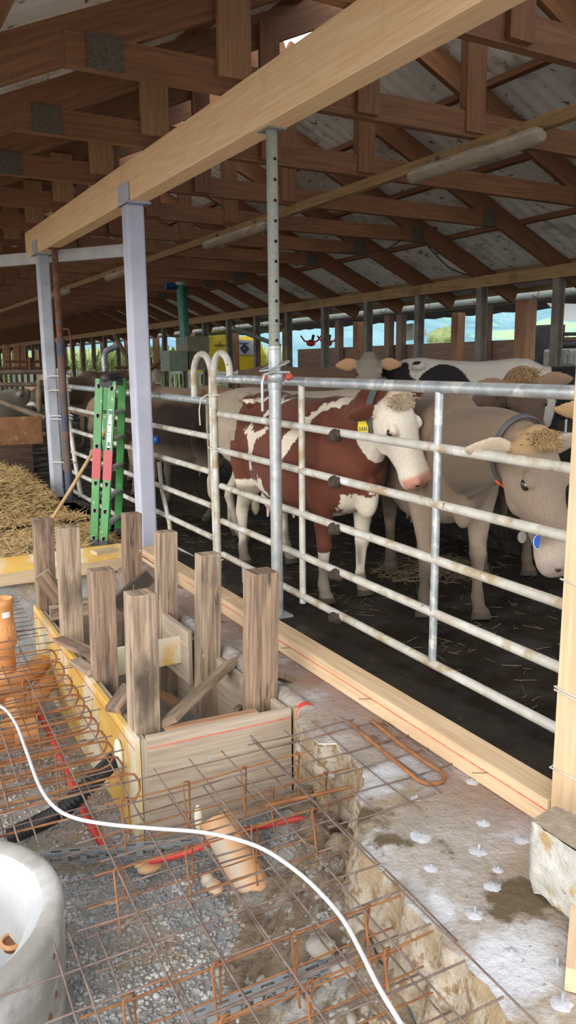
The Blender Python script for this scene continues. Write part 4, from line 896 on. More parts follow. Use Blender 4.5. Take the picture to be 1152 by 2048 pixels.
# straw
def straws(name, n, fpos, lab, lo=.05, hi=.16, tilt=.5, mat=STRAW, r_=.0018):
    V = []; F = []
    for i in range(n):
        x, y, z = fpos(); L = random.uniform(lo, hi); a = random.uniform(0, 6.28); e = random.gauss(0, tilt)*.6
        d = np.array([math.cos(a)*math.cos(e), math.sin(a)*math.cos(e), math.sin(e)])*L/2; s = np.array([-math.sin(a), math.cos(a), 0])*r_; u = np.array([0, 0, 1])*r_*1.3
        c = np.array([x, y, z+abs(d[2])*.6+.004]); V.append(np.array([c-d-s, c-d+s, c-d+u, c+d-s, c+d+s, c+d+u])); F.append(np.array([(0, 1, 4, 3), (1, 2, 5, 4), (2, 0, 3, 5)])+6*i)
    V = np.concatenate(V); F = np.concatenate(F); me = bpy.data.meshes.new(name); me.from_pydata(V.tolist(), [], F.tolist()); me.materials.append(mat); me.update()
    o = bpy.data.objects.new(name, me); COL.objects.link(o); return tag(o, lab, 'straw', None, 'stuff')
def heap(x, y):
    # mound left of the far post, straw spread over the slab
    d = math.hypot((x-.9)/1.9, (y-10.6)/2.6); return max(0, .34*(1-d*d))+.05*vnoise(x*3, y*3)*(1 if d < 1.3 else .2) if d < 1.6 else 0
struct('trim_straw_bed', grid(-2.5, 2.15, 8.0, 20, 60, 100, lambda x, y: .004+heap(x, y)), STRAWD)
def fs():
    r_ = random.random()
    if r_ < .75: x, y = random.uniform(-.6, 2.1), random.uniform(8.0, 12.5)
    else: x, y = random.uniform(.4, 2.2), random.uniform(6.9, 8.4)
    if y > 8.0: z = heap(x, y)
    else: z = 0
    return x, y, z+random.uniform(0, .03)*(y > 8)
straws('loose_straw', 15000, fs, 'golden straw heaped on the slab at the left', .07, .2, .5, r_=.0028)
straws('scattered_straw', 700, lambda: (random.uniform(2.7, 5.5), random.uniform(2.2, 8), .0), 'straw bits scattered on the wet cow floor', .04, .12, .15, M('dull straw', (.07, .05, .025), (.15, .105, .05)))
straws('trodden_straw', 700, lambda: (lambda a, r_: (3.95+r_*math.cos(a), 4.6+r_*.8*math.sin(a), .01))(random.uniform(0, 6.28), random.random()*.5), 'patch of trodden straw on the dark floor under the cows', .05, .15, .3, MATS['dull straw'])

p = PY(268, 1192, 3.30); tag(obj('nail', MB().tube([p, p+Vector((0, 0, .05))], .002, 5).tube([p+Vector((0, 0, .05)), p+Vector((0, 0, .052))], .005, 6), IRON), 'upright nail on top of the nearest stake', 'nail')

# ------------------------------------------------------------ cows
COAT = bpy.data.materials.new('cow coat'); COAT.use_nodes = True
t_ = COAT.node_tree; N = t_.nodes; L = t_.links; pb = N['Principled BSDF']; pb.inputs['Roughness'].default_value = .78; pb.inputs['Specular IOR Level'].default_value = .25
pb.inputs['Sheen Weight'].default_value = .08; pb.inputs['Sheen Roughness'].default_value = .4
at = N.new('ShaderNodeAttribute'); at.attribute_name = 'coat'; L.new(at.outputs['Color'], pb.inputs['Base Color'])
tc = N.new('ShaderNodeTexCoord'); mp = N.new('ShaderNodeMapping'); mp.inputs['Scale'].default_value = (60, 60, 22); nn = N.new('ShaderNodeTexNoise'); nn.inputs['Scale'].default_value = 2.2; nn.inputs['Detail'].default_value = 4
bb = N.new('ShaderNodeBump'); bb.inputs['Strength'].default_value = .35; bb.inputs['Distance'].default_value = .006
L.new(tc.outputs['Object'], mp.inputs['Vector']); L.new(mp.outputs[0], nn.inputs['Vector']); L.new(nn.outputs['Fac'], bb.inputs['Height']); L.new(bb.outputs[0], pb.inputs['Normal'])
mxv = N.new('ShaderNodeMix'); mxv.data_type = 'RGBA'; mxv.blend_type = 'MULTIPLY'; mxv.inputs['Factor'].default_value = .35
L.new(at.outputs['Color'], mxv.inputs['A']); L.new(nn.outputs['Color'], mxv.inputs['B']); 
cr = N.new('ShaderNodeValToRGB'); cr.color_ramp.elements[0].position = .3; cr.color_ramp.elements[0].color = (.55, .5, .45, 1); cr.color_ramp.elements[1].position = .6; cr.color_ramp.elements[1].color = (1, 1, 1, 1)
L.new(nn.outputs['Fac'], cr.inputs['Fac']); L.new(cr.outputs[0], mxv.inputs['B']); L.new(mxv.outputs['Result'], pb.inputs['Base Color'])

def npn(P, s, seed=0):
    """smooth value noise on numpy points"""
    Q = P*s+seed*13.7; i = np.floor(Q); f = Q-i; f = f*f*(3-2*f); r = 0
    for dx in (0, 1):
        for dy in (0, 1):
            for dz in (0, 1):
                h = np.sin((i[:, 0]+dx)*127.1+(i[:, 1]+dy)*311.7+(i[:, 2]+dz)*74.7)*43758.5453; h -= np.floor(h)
                r = r+h*(f[:, 0] if dx else 1-f[:, 0])*(f[:, 1] if dy else 1-f[:, 1])*(f[:, 2] if dz else 1-f[:, 2])
    return r
def inpoly(x, z, poly):
    c = np.zeros(len(x), bool); n = len(poly); j = n-1
    for i in range(n):
        xi, zi = poly[i]; xj, zj = poly[j]
        k = ((zi > z) != (zj > z)) & (x < (xj-xi)*(z-zi)/((zj-zi) if abs(zj-zi) > 1e-9 else 1e-9)+xi); c ^= k; j = i
    return c
def cow(name, rear, front, poll, muzzle, hint, lab, paint, z0=0, s=1., voxel=.014, legs=(0, 0, 0, 0), lie=False, tail=True, udder=True, hl=.53, group='cows in the barn', eyec=True, ear=(0, 0), fat=1.0, headroll=0, hs=1.08):
    rear = Vector((rear[0], rear[1], 0)); front = Vector((front[0], front[1], 0)); F = (front-rear).normalized(); Lf = Vector((-F.y, F.x, 0))
    ori = (rear+front)/2-F*.03*s; ori.z = z0
    Mw = Matrix(((F.x, Lf.x, 0, ori.x), (F.y, Lf.y, 0, ori.y), (0, 0, 1, ori.z), (0, 0, 0, 1))); Mi = Mw.inverted()
    P = (Mi @ Vector(poll))/s; Q = (Mi @ Vector(muzzle))/s; hv = Mi.to_3x3() @ Vector(hint)
    mb = MB()
    # trunk rings
    T = [(-.81, 1.29, 1.06, .07), (-.78, 1.34, .93, .14), (-.70, 1.375, .79, .215), (-.58, 1.395, .70, .255), (-.44, 1.405, .63, .275), (-.28, 1.385, .565, .30), (-.10, 1.37, .53, .335), (.10, 1.365, .52, .345), (.28, 1.37, .54, .325), (.44, 1.39, .57, .275), (.58, 1.385, .61, .23), (.70, 1.33, .66, .205), (.80, 1.25, .73, .165), (.86, 1.14, .84, .10)]
    n = 28; vs = []
    for x, zt, zb, hw in T:
        hw *= fat; zc = zb+(zt-zb)*.50; hh = (zt-zb)/2
        for k in range(n):
            a = 2*math.pi*k/n; cy_, cz_ = math.cos(a), math.sin(a)
            y = hw*math.copysign(abs(cy_)**.82, cy_); z = hh*math.copysign(abs(cz_)**.9, cz_)
            if cz_ > 0: y *= 1-.26*cz_**2 if x > -.3 else 1-.08*cz_**2
            if cz_ > .9 and x > -.6: z += .012
            vs.append((x, y, zc+z))
    m = len(T); fs = [(i*n+k, i*n+(k+1) % n, (i+1)*n+(k+1) % n, (i+1)*n+k) for i in range(m-1) for k in range(n)]
    fs += [tuple(reversed(range(n))), tuple((m-1)*n+k for k in range(n))]; mb.add(vs, fs)
    for sy in (-1, 1):
        mb.ell((-.46, .215*sy, 1.335), (.075, .05, .05)); mb.ell((-.765, .085*sy, 1.26), (.055, .045, .055))
        mb.ell((.50, .15*sy, 1.05), (.17, .10, .27), mat=Matrix.Rotation(R(12), 3, 'Y')); mb.ell((-.52, .15*sy, 1.0), (.24, .125, .28))
    mb.ell((-.80, 0, 1.325), (.06, .035, .04)); mb.ell((.79, 0, .78), (.11, .07, .17))
    # legs
    ly = (.17, -.17)
    if not lie:
        for i, sy in enumerate(ly):
            dx = legs[i]; 
            mb.ctube([(.52, sy*1.0, .95), (.52, sy*1.05, .78), (.53+dx*.2, sy*1.0, .62), (.54+dx*.45, sy*.95, .47), (.55+dx*.55, sy*.95, .40), (.545+dx*.65, sy*.95, .34), (.545+dx*.8, sy*.95, .20), (.55+dx*.95, sy*.95, .13), (.575+dx, sy*.97, .075), (.60+dx, sy, .05), (.615+dx, sy, .0)],
                     [(.14, .085), (.115, .08), (.078, .06), (.054, .048), (.056, .052), (.042, .040), (.032, .031), (.043, .040), (.038, .042), (.055, .052), (.068, .060)], 14)
        for i, sy in enumerate(ly):
            dx = legs[2+i]
            mb.ctube([(-.52, sy*.95, 1.02), (-.50, sy*1.08, .86), (-.50+dx*.1, sy*1.08, .72), (-.58+dx*.25, sy*1.02, .60), (-.665+dx*.4, sy, .51), (-.695+dx*.5, sy*.97, .44), (-.685+dx*.6, sy*.97, .36), (-.675+dx*.8, sy*.97, .22), (-.665+dx*.95, sy*.97, .13), (-.64+dx, sy, .075), (-.615+dx, sy*1.03, .05), (-.60+dx, sy*1.03, .0)],
                     [(.19, .09), (.175, .095), (.135, .08), (.088, .055), (.060, .042), (.055, .044), (.043, .036), (.034, .032), (.044, .04), (.039, .042), (.055, .052), (.068, .060)], 14)
    else:
        for sy in (-1, 1):
            mb.ell((-.45, .24*sy, .72), (.30, .12, .16)); mb.ctube([(-.3, .34*sy, .62), (-.05, .36*sy, .58), (.12, .36*sy, .56)], [.07, .05, .05])
            mb.ctube([(.5, .2*sy, .7), (.75, .22*sy, .6), (.7, .25*sy, .56), (.5, .26*sy, .56)], [.09, .06, .05, .04])
    if udder and not lie:
        mb.ell((-.36, 0, .60), (.19, .15, .13))
        for dx in (-.06, .09):
            for sy in (-1, 1): mb.ctube([(-.38+dx, .07*sy, .52), (-.38+dx, .075*sy, .425)], [.018, .013], 8)
    if tail:
        mb.ctube([(-.80, 0, 1.33), (-.86, 0, 1.26), (-.875, .01, 1.05), (-.87, .02, .80), (-.87, .03, .62), (-.87, .03, .55), (-.86, .03, .42), (-.86, .03, .36)], [.036, .028, .02, .017, .016, .035, .038, .012], 10)
    # head frame
    A_ = (Q-P).normalized(); U_ = (hv-A_*hv.dot(A_)).normalized(); S_ = U_.cross(A_).normalized()
    if headroll: U_ = (U_*math.cos(headroll)+S_*math.sin(headroll)).normalized(); S_ = U_.cross(A_).normalized()
    P0 = P-U_*.03
    def H(t, sd, u_): return P0+(A_*t+S_*sd+U_*u_)*hs
    k_ = hl/.53
    HR = [(-.035, .055, .03, -.05), (-.01, .09, .052, -.11), (.04, .108, .062, -.165), (.10, .112, .066, -.195), (.16, .116, .062, -.198), (.21, .108, .052, -.188), (.27, .086, .044, -.165), (.34, .080, .042, -.145), (.40, .078, .038, -.130), (.455, .086, .038, -.124), (.50, .092, .030, -.116), (.53, .080, .006, -.100), (.548, .052, -.025, -.078)]
    n = 24; vs = []
    for t, hw, ut, ub in HR:
        c = (ut+ub)/2; h_ = (ut-ub)/2
        for k in range(n):
            a = 2*math.pi*k/n; cs, sn = math.cos(a), math.sin(a)
            x = hw*math.copysign(abs(cs)**.8, cs); u_ = h_*math.copysign(abs(sn)**.85, sn)
            if sn < 0 and t < .42: x *= 1-.30*(-sn)**1.5
            vs.append(H(t*k_, x, c+u_))
    m = len(HR); fs = [(i*n+k, (i+1)*n+k, (i+1)*n+(k+1) % n, i*n+(k+1) % n) for i in range(m-1) for k in range(n)]
    fs += [tuple(range(n)), tuple((m-1)*n+k for k in reversed(range(n)))]; mb.add(vs, fs)
    hm = Matrix((A_, S_, U_)).transposed()
    mb.ell(H(-.012, 0, .035), (.055, .075, .05), mat=hm)                       # poll
    for sd in (-1, 1):
        mb.ell(H(.165*k_, .095*sd, .026), (.045, .026, .024), mat=hm)            # brow
        mb.ell(H(.175*k_, .090*sd, -.01), (.038, .026, .034), mat=hm)
        mb.ell(H(.20*k_, .07*sd, -.12), (.09, .030, .05), mat=hm)                # cheek
        mb.ell(H(.50*k_, .050*sd, .008), (.036, .032, .026), mat=hm)             # nostril rims
        e0 = H(.02, .085*sd, -.02); ed = (S_*sd*.95-A_*.12-U_*.18+Vector((0, 0, ear[0])) + S_*sd*0).normalized(); nrm = (U_*.5+A_*.75).normalized()
        nrm = (nrm-ed*nrm.dot(ed)).normalized()
        mb.ctube([e0, e0+ed*.04, e0+ed*.09, e0+ed*.14, e0+ed*.19, e0+ed*.225], [(.024, .024), (.017, .042), (.013, .060), (.012, .056), (.011, .034), (.007, .010)], 14) if False else mb.ctube_ref([e0, e0+ed*.04, e0+ed*.09, e0+ed*.14, e0+ed*.20, e0+ed*.245], [(.028, .030), (.021, .050), (.016, .072), (.014, .068), (.013, .044), (.009, .016)], 14, nrm)
    # neck
    N0 = Vector((.56, 0, 1.03)); N1 = H(.05, 0, -.075); d1 = (N1-N0)
    a1 = N0+Vector((.20, 0, .02)); a2 = N1-A_*.16-U_*.05 if (N1-A_*.16-U_*.05-N0).length < d1.length*1.05 else N0+d1*.75
    pts = []; rs = []
    for k in range(11):
        t = k/10; p = N0*(1-t)**3+a1*3*t*(1-t)**2+a2*3*t*t*(1-t)+N1*t**3; pts.append(p)
        rs.append((.30*(1-t)**1.1+.155*t+.0, .185*(1-t)+.105*t))
    mb.ctube_ref(pts, rs, 18, Vector((0, 0, 1)))
    mb.ctube_ref([pts[1]-Vector((0, 0, .22)), pts[4]-Vector((0, 0, .20)), pts[7]-Vector((0, 0, .13)), pts[9]-Vector((0, 0, .07))], [(.09, .035), (.07, .022), (.05, .02), (.03, .02)], 10, Vector((0, 0, 1)))
    mb.v = [tuple(Vector(v)*s) for v in mb.v]
    if lie: mb.v = [(v[0], v[1], v[2]-.50*s) for v in mb.v]
    me = mb.raw(); src = bpy.data.objects.new('tmp', me); COL.objects.link(src)
    rm = src.modifiers.new('r', 'REMESH'); rm.mode = 'VOXEL'; rm.voxel_size = voxel; rm.use_smooth_shade = True
    sm = src.modifiers.new('s', 'SMOOTH'); sm.factor = .5; sm.iterations = max(3, int(.075/voxel))
    dg = bpy.context.evaluated_depsgraph_get(); dg.update(); me2 = bpy.data.meshes.new_from_object(src.evaluated_get(dg)); bpy.data.objects.remove(src)
    me2.name = name; nv = len(me2.vertices); co = np.empty(nv*3); me2.vertices.foreach_get('co', co); co = co.reshape(-1, 3)
    pl = co/s; off = np.array([0, 0, .50]) if lie else 0; pl = pl+off
    rel = pl-np.array(P0); h = np.stack([rel@np.array(A_), rel@np.array(S_), rel@np.array(U_)], 1)/hs
    c = paint(pl, h, Mw, k_)
    # hooves, muzzle
    hoof = (pl[:, 2] < .055) & (not lie)
    c[hoof] = (.05, .04, .03)
    ca = me2.color_attributes.new('coat', 'FLOAT_COLOR', 'POINT'); ca.data.foreach_set('color', np.concatenate([np.clip(c, 0, 1), np.ones((nv, 1))], 1).ravel())
    me2.materials.clear(); me2.materials.append(COAT); me2.polygons.foreach_set('use_smooth', [True]*len(me2.polygons))
    o = bpy.data.objects.new(name, me2); COL.objects.link(o); o.matrix_world = Mw; tag(o, lab, 'cow', group)
    o['hf'] = 0; del o['hf']
    def child(nm, mb_, mat, label=None):
        mb_.v = [tuple(Vector(v)*s-(Vector((0, 0, .5*s)) if lie else Vector())) for v in mb_.v]
        me_ = bpy.data.meshes.new(nm); me_.from_pydata(mb_.v, [], mb_.f); me_.polygons.foreach_set('use_smooth', mb_.sm); me_.materials.append(mat); me_.update()
        c_ = bpy.data.objects.new(nm, me_); COL.objects.link(c_); c_.parent = o
        if label: c_['label'] = label
        return c_
    if eyec:
        for sd in (-1, 1):
            child('eye', MB().ell(H(.178*k_, .1035*sd, .004), (.029, .018, .021), 14, 10, hm), EYEM)
            child('nostril', MB().ell(H(.522*k_, .054*sd, .004), (.016, .016, .013), 10, 8, hm), NOSTRIL_DARK)
    return o, H, child, pts, rs, (A_, S_, U_)
def ctube_ref(s_, pts, rs, n, ref):
    o = len(s_.v); s_.tube(pts, rs, n, cap=False, ref=ref); m = len(pts)
    s_.f.append([o+k for k in reversed(range(n))]); s_.uv.append([(0, 0)]*n); s_.sm.append(True)
    s_.f.append([o+(m-1)*n+k for k in range(n)]); s_.uv.append([(0, 0)]*n); s_.sm.append(True); return s_
MB.ctube_ref = ctube_ref
def mixc(c, m, col):
    m = np.clip(m, 0, 1)[:, None]; return c*(1-m)+np.array(col)*m
def sst(a, b, x): t = np.clip((x-a)/(b-a), 0, 1); return t*t*(3-2*t)
def paint_plain(base, belly=None, face=None, muzz=(.05, .04, .035), ring=(.62, .55, .45), legs=None, eared=(.50, .34, .22), poll=None, var=.12, dirt=.35):
    def f(p, h, Mw, k_):
        c = np.tile(np.array(base, float), (len(p), 1)); n1 = npn(p, 3.2); c *= (1+var*(n1-.5)*2)[:, None]
        if belly: c = mixc(c, sst(.85, .60, p[:, 2])*.8, belly)
        if legs: c = mixc(c, sst(.62, .45, p[:, 2]), legs)
        hd = (h[:, 0] > -.05) & (h[:, 0] < .60) & (abs(h[:, 1]) < .15) & (h[:, 2] > -.22) & (h[:, 2] < .13)
        hw = hd.astype(float)
        if face: c = mixc(c, hw*sst(.0, .10, h[:, 0]+.06*(npn(p, 18)-.5)), face)
        if poll: c = mixc(c, hw*sst(.09, .03, h[:, 0])*sst(-.04, .02, h[:, 2]), poll)
        c = mixc(c, hw*sst(.40*k_, .44*k_, h[:, 0]), ring); c = mixc(c, hw*sst(.475*k_, .50*k_, h[:, 0]), muzz)
        e = (abs(h[:, 1]) > .125) & (h[:, 0] > -.1) & (h[:, 0] < .12) & (abs(h[:, 2]) < .16)
        c = mixc(c, e.astype(float)*.8, eared)
        d = sst(.52, .16, p[:, 2]+.34*(npn(p, 13, 2)-.5)); c = mixc(c, d*min(1, dirt*2), (.075, .055, .04))
        c = mixc(c, sst(.62, .7, npn(p, 7, 5))*sst(.9, .6, p[:, 2])*.5*dirt, (.16, .12, .08))
        return c
    return f
# --- the red and white cow right behind the near gate
CREAM = (.66, .58, .47); REDB = (.120, .036, .020)
def px2side(L_, X, Mi, s):
    out = []
    for x, y in L_:
        q = (Mi @ PX(x, y, X))/s; out.append((q.x, q.z))
    return out
POLYS = [[(436, 790), (452, 774), (470, 778), (461, 800), (450, 822), (440, 820)],
         [(455, 806), (500, 794), (520, 797), (470, 808)],
         [(521, 800), (534, 797), (521, 830), (513, 842), (510, 829)],
         [(481, 865), (499, 846), (497, 862), (508, 870), (532, 850), (536, 862), (516, 882), (509, 900), (503, 940), (494, 938), (497, 900), (490, 868)],
         [(560, 930), (559, 905), (572, 868), (591, 836), (606, 811), (627, 797), (668, 794), (640, 807), (615, 822), (605, 838), (594, 865), (581, 900), (573, 925), (561, 975), (557, 960)],
         [(492, 971), (502, 959), (511, 966), (519, 953), (531, 961), (528, 980), (538, 993), (520, 989), (511, 985), (497, 982)],
         [(444, 850), (450, 900), (456, 960), (470, 1000), (520, 1000), (560, 1012), (566, 1062), (450, 1060), (438, 960)],
         [(628, 1062), (622, 1042), (650, 1020), (668, 1030), (684, 1002), (700, 988), (714, 1000), (722, 988), (742, 990), (780, 1000), (740, 1120), (640, 1110)]]
def paint_red(p, h, Mw, k_):
    c = np.tile(np.array(REDB), (len(p), 1)); c *= (1+.35*(npn(p, 2.5)-.5))[:, None]
    Mi = Mw.inverted(); wx = p[:, 0]+.035*(npn(p, 26)-.5)+.03*(npn(p, 60, 3)-.5); wz = p[:, 2]+.035*(npn(p, 26, 7)-.5)+.03*(npn(p, 60, 9)-.5); near = (p[:, 1] < .06)
    for i, q in enumerate(POLYS): c = mixc(c, (inpoly(wx, wz, px2side(q, 2.66 if i < 7 else 2.82, Mi, 1.)) & (near if i < 7 else (p[:, 1] > -.11) | (p[:, 2] > .66))).astype(float), CREAM)
    c = mixc(c, ((p[:, 2] < .60+.04*npn(p, 20)) & (p[:, 0] > -.6) & (p[:, 0] < .35)).astype(float), CREAM)
    c = mixc(c, ((p[:, 2] < .50) & (p[:, 0] > 0) & (p[:, 1] < 0) & (p[:, 2] < .36)).astype(float), CREAM)
    c = mixc(c, ((p[:, 2] < .72) & (p[:, 0] > .35) & (p[:, 1] > 0)).astype(float), CREAM)
    c = mixc(c, ((p[:, 2] < .75) & (p[:, 0] < -.3)).astype(float), CREAM)
    c = mixc(c, ((p[:, 0] < -.845)).astype(float), (.40, .28, .15))
    hd = ((h[:, 0] > -.06) & (h[:, 0] < .60) & (abs(h[:, 1]) < .14) & (h[:, 2] > -.23) & (h[:, 2] < .13)).astype(float)
    wt = sst(-.10, -.085, h[:, 2]+1.6*(h[:, 0]-.02)+.02*(npn(p, 30)-.5))
    c = mixc(c, hd*wt, (.70, .63, .53)); c = mixc(c, hd*sst(.05, 0, h[:, 0])*sst(0, .03, h[:, 2]), (.58, .47, .33))
    c = mixc(c, hd*sst(.455*k_, .485*k_, h[:, 0])*sst(-.085, -.05, h[:, 2]), (.58, .28, .21))
    c = mixc(c, (np.hypot(h[:, 0]-.178, (abs(h[:, 1])-.1)*1.0) < .032)*(h[:, 2] > -.03)*(h[:, 2] < .035)*hd*.6, (.40, .23, .16))
    d = sst(.38, .14, p[:, 2]+.34*(npn(p, 14, 2)-.5)); c = mixc(c, d*.85, (.09, .07, .048))
    ud = ((np.hypot((p[:, 0]+.36)/.2, p[:, 1]/.16) < 1) & (p[:, 2] < .60) & (p[:, 2] > .4) & (abs(p[:, 1]) < .14)).astype(float); c = mixc(c, ud*.7, (.60, .40, .32))
    return c
def loop(H_, t0, pts, rs, i, dr=.012, tilt=0, n=30):
    """collar points round the neck at path index i"""
    p = pts[i]; tg = (pts[i+1]-pts[i-1]).normalized(); X = (Vector((0, 0, 1))-tg*tg.z).normalized(); Y = tg.cross(X)
    return [p+X*((rs[i][0]+dr)*math.cos(a))+Y*((rs[i][1]+dr)*math.sin(a))+tg*tilt*math.cos(a) for a in np.linspace(0, 2*math.pi, n)], X, Y, tg
def collar(res, i, buckle_a, tags, dr=.016, w_=.022, tilt=0):
    o, H_, child, pts, rs, fr = res; lp, X, Y, tg = loop(H_, 0, pts, rs, i, dr, tilt)
    ref = tg; c_ = child('collar', MB().tube(lp, [(w_, .0035)]*len(lp), 10, cap=False, ref=ref), STRAP, 'grey woven collar')
    for a, mat_, len_ in buckle_a:
        q = pts[i]+X*((rs[i][0]+dr+.004)*math.cos(a))+Y*((rs[i][1]+dr+.004)*math.sin(a))+tg*tilt*math.cos(a); q2 = pts[i]+X*((rs[i][0]+dr+.004)*math.cos(a+len_))+Y*((rs[i][1]+dr+.004)*math.sin(a+len_))+tg*tilt*math.cos(a+len_)
        child('buckle', MB().tube([q, q2], [(w_+.003, .008)]*2, 8, ref=ref), mat_, 'orange red collar buckle')
    return X, Y, tg
poll1 = PX(792, 800, 2.93); mz1 = Vector((3.05, 3.60, .885))
cw1 = cow('cow', (2.955, 5.68), (2.94, 4.02), poll1, mz1, (.10, -.97, .20), 'red and white cow with white face and yellow ear tag behind the near gate', paint_red, voxel=.0105, legs=(-.06, -.03, .10, -.05), hl=.455, hs=1.16)
# tags
o, H_, child, pts, rs, (A_, S_, U_) = cw1
Mi1 = o.matrix_world.inverted()
def on(px, py, X): return Mi1 @ PX(px, py, X)
e = on(726, 852, 2.78); sx = Mi1.to_3x3() @ Vector((.87, -.5, 0)); nn_ = Mi1.to_3x3() @ Vector((-.5, -.87, 0))
child('ear_tag', MB().beam(e+Vector((0, 0, .045)), e-Vector((0, 0, .045)), .062, .004, nn_).beam(e+Vector((0, 0, .07)), e+Vector((0, 0, .04)), .03, .004, nn_), YTAG, 'yellow ear tag')
tk = MB()
for k, (a, b) in enumerate(((-.020, .012), (-.006, .012), (.008, .012), (.02, .012))): tk.beam(e+nn_*.004+sx*a+Vector((0, 0, -.005)), e+nn_*.004+sx*a+Vector((0, 0, -.030)), .004, .002, nn_)
tk.beam(e+nn_*.004-sx*.022+Vector((0, 0, -.018)), e+nn_*.004+sx*.022+Vector((0, 0, -.018)), .002, .003, nn_)
child('tag_digits', tk, BLACK)
e = on(704, 832, 2.70); child('ear_tag', MB().add([e+sx*-.03+Vector((0, 0, -.02)), e+sx*.03+Vector((0, 0, -.015)), e+Vector((0, 0, .035)), e+sx*-.03+Vector((0, 0, -.02))+nn_*.006, e+sx*.03+Vector((0, 0, -.015))+nn_*.006, e+Vector((0, 0, .035))+nn_*.006], [(0, 1, 2), (5, 4, 3), (0, 3, 4, 1), (1, 4, 5, 2), (2, 5, 3, 0)]), TTAG, 'teal ear tag')
collar(cw1, 9, [(2.3, RED, .3), (-2.3, RED, .3)], None, tilt=-.05, w_=.026, dr=.022)
# poll tuft of curly hair
def tuft(res, n, col, Lh=.05, spread=.055, tk=(-.03, .05)):
    o, H_, child, pts, rs, fr = res; A_, S_, U_ = fr; mb = MB()
    for i in range(n):
        t = random.uniform(*tk); sd = random.gauss(0, spread*.6); b = H_(t, sd, .055+.02*(1-abs(sd)/.1)); d = U_*random.uniform(.2, .6)+A_*random.uniform(.3, 1.1)+S_*(sd*8+random.uniform(-.5, .5)); d.normalize()
        p1 = b+d*Lh*.5+U_*.010; p2 = b+d*Lh+S_*random.uniform(-.012, .012)-U_*.008; mb.tube([b-U_*.02, p1, p2], [.0028, .0024, .0007], 4, cap=False)
    m_ = M('poll hair %.2f' % col[0], col, tuple(min(1, c*1.3) for c in col), scale=20, rough=.85, bump=0, rnd=False)
    child('poll_hair', mb, m_)
tuft(cw1, 420, (.42, .33, .22), .04)
# --- big beige cow, head low by the right post
BEI = (.20, .143, .098)
pb2 = paint_plain(BEI, belly=(.33, .255, .185), face=(.235, .175, .13), poll=(.36, .235, .12), ring=(.40, .33, .26), muzz=(.34, .27, .24), eared=(.52, .42, .32), legs=(.24, .18, .13), dirt=.5, var=.28)
cw2 = cow('cow', (3.98, 4.98), (3.16, 3.36), PX(1074, 878, 2.82), PX(1140, 1112, 2.80), (-.10, -.97, .25), 'big beige cow with a blue tag on its collar, head lowered at the right post', pb2, voxel=.0105, s=1.02, legs=(.05, -.02, 0, .05), hl=.54, hs=1.12)
tuft(cw2, 300, (.30, .19, .085), .04)
X_, Y_, tg_ = collar(cw2, 9, [(2.5, ORB, .35), (3.0, ORB, .12)], None, dr=.02)
o2, H2, child2 = cw2[0], cw2[1], cw2[2]; Mi2 = o2.matrix_world.inverted(); sc_ = 1/1.02
e = (Mi2 @ PX(1077, 1083, 2.72))*sc_; rx = Mi2.to_3x3() @ Vector((.87, -.5, 0)); fn = Mi2.to_3x3() @ Vector((-.5, -.87, 0))
tg2 = MB(); tg2.tube([e-fn*.004, e+fn*.004], [(.036, .026)]*2, 24, ref=(0, 0, 1)); child2('neck_tag', tg2, BLUET, 'blue oval neck tag')
child2('tag_rim', MB().tube([e+fn*.005+Vector((0, 0, .034*math.cos(a)))+rx*.024*math.sin(a) for a in np.linspace(0, 6.283, 24)], .0016, 5), LABELW)
e = (Mi2 @ PX(1044, 1074, 2.75))*sc_; child2('neck_tag', MB().tube([e-fn*.003, e+fn*.003], [(.028, .02)]*2, 20, ref=(0, 0, 1)), METD, 'dull oval metal tag')
e = (Mi2 @ PX(1046, 880, 2.95))*sc_; child2('transponder', MB().beam(e+Vector((0, 0, .04)), e-Vector((0, 0, .05)), .05, .02, fn), STRAP, 'grey collar transponder')
# --- the others
def C(*a, **k): return cow('cow', *a, **k)
pale = paint_plain((.40, .33, .25), belly=(.56, .48, .38), legs=(.58, .51, .41), face=(.5, .42, .33))
C((3.02, 6.62), (4.28, 5.50), (4.95, 4.95, 1.30), (5.2, 4.6, .95), (.5, -.4, .8), 'pale cream cow behind the red and white cow, its rump at the gate hoops', pale, legs=(0, 0, -.05, .12), eyec=False)
brn = paint_plain((.16, .095, .055), belly=(.13, .08, .05), face=(.07, .045, .03), poll=(.25, .15, .08), ring=(.4, .33, .25), eared=(.22, .14, .09), legs=(.09, .06, .045))
p4 = Vector((3.92, 3.72, 1.52))
r4 = C((5.05, 5.15), (4.35, 4.22), p4, p4+Vector((-.16, -.28, -.44)), (-.5, -.6, .5), 'dark brown cow whose tan poll shows just above the near gate at the right', brn, s=1.03, voxel=.013)
tuft(r4, 260, (.24, .15, .07), .05)
bei2 = paint_plain((.34, .26, .18), face=(.40, .31, .22), eared=(.60, .36, .17), poll=(.44, .31, .19))
ep = PX(1150, 858, 3.30)
C((5.95, 1.6), (4.65, 2.45), (3.98, 3.06, 1.36), (3.76, 2.86, .88), (-.6, -.6, .4), 'beige cow cut by the right edge, only its hairy ear and neck in view', bei2, voxel=.012)
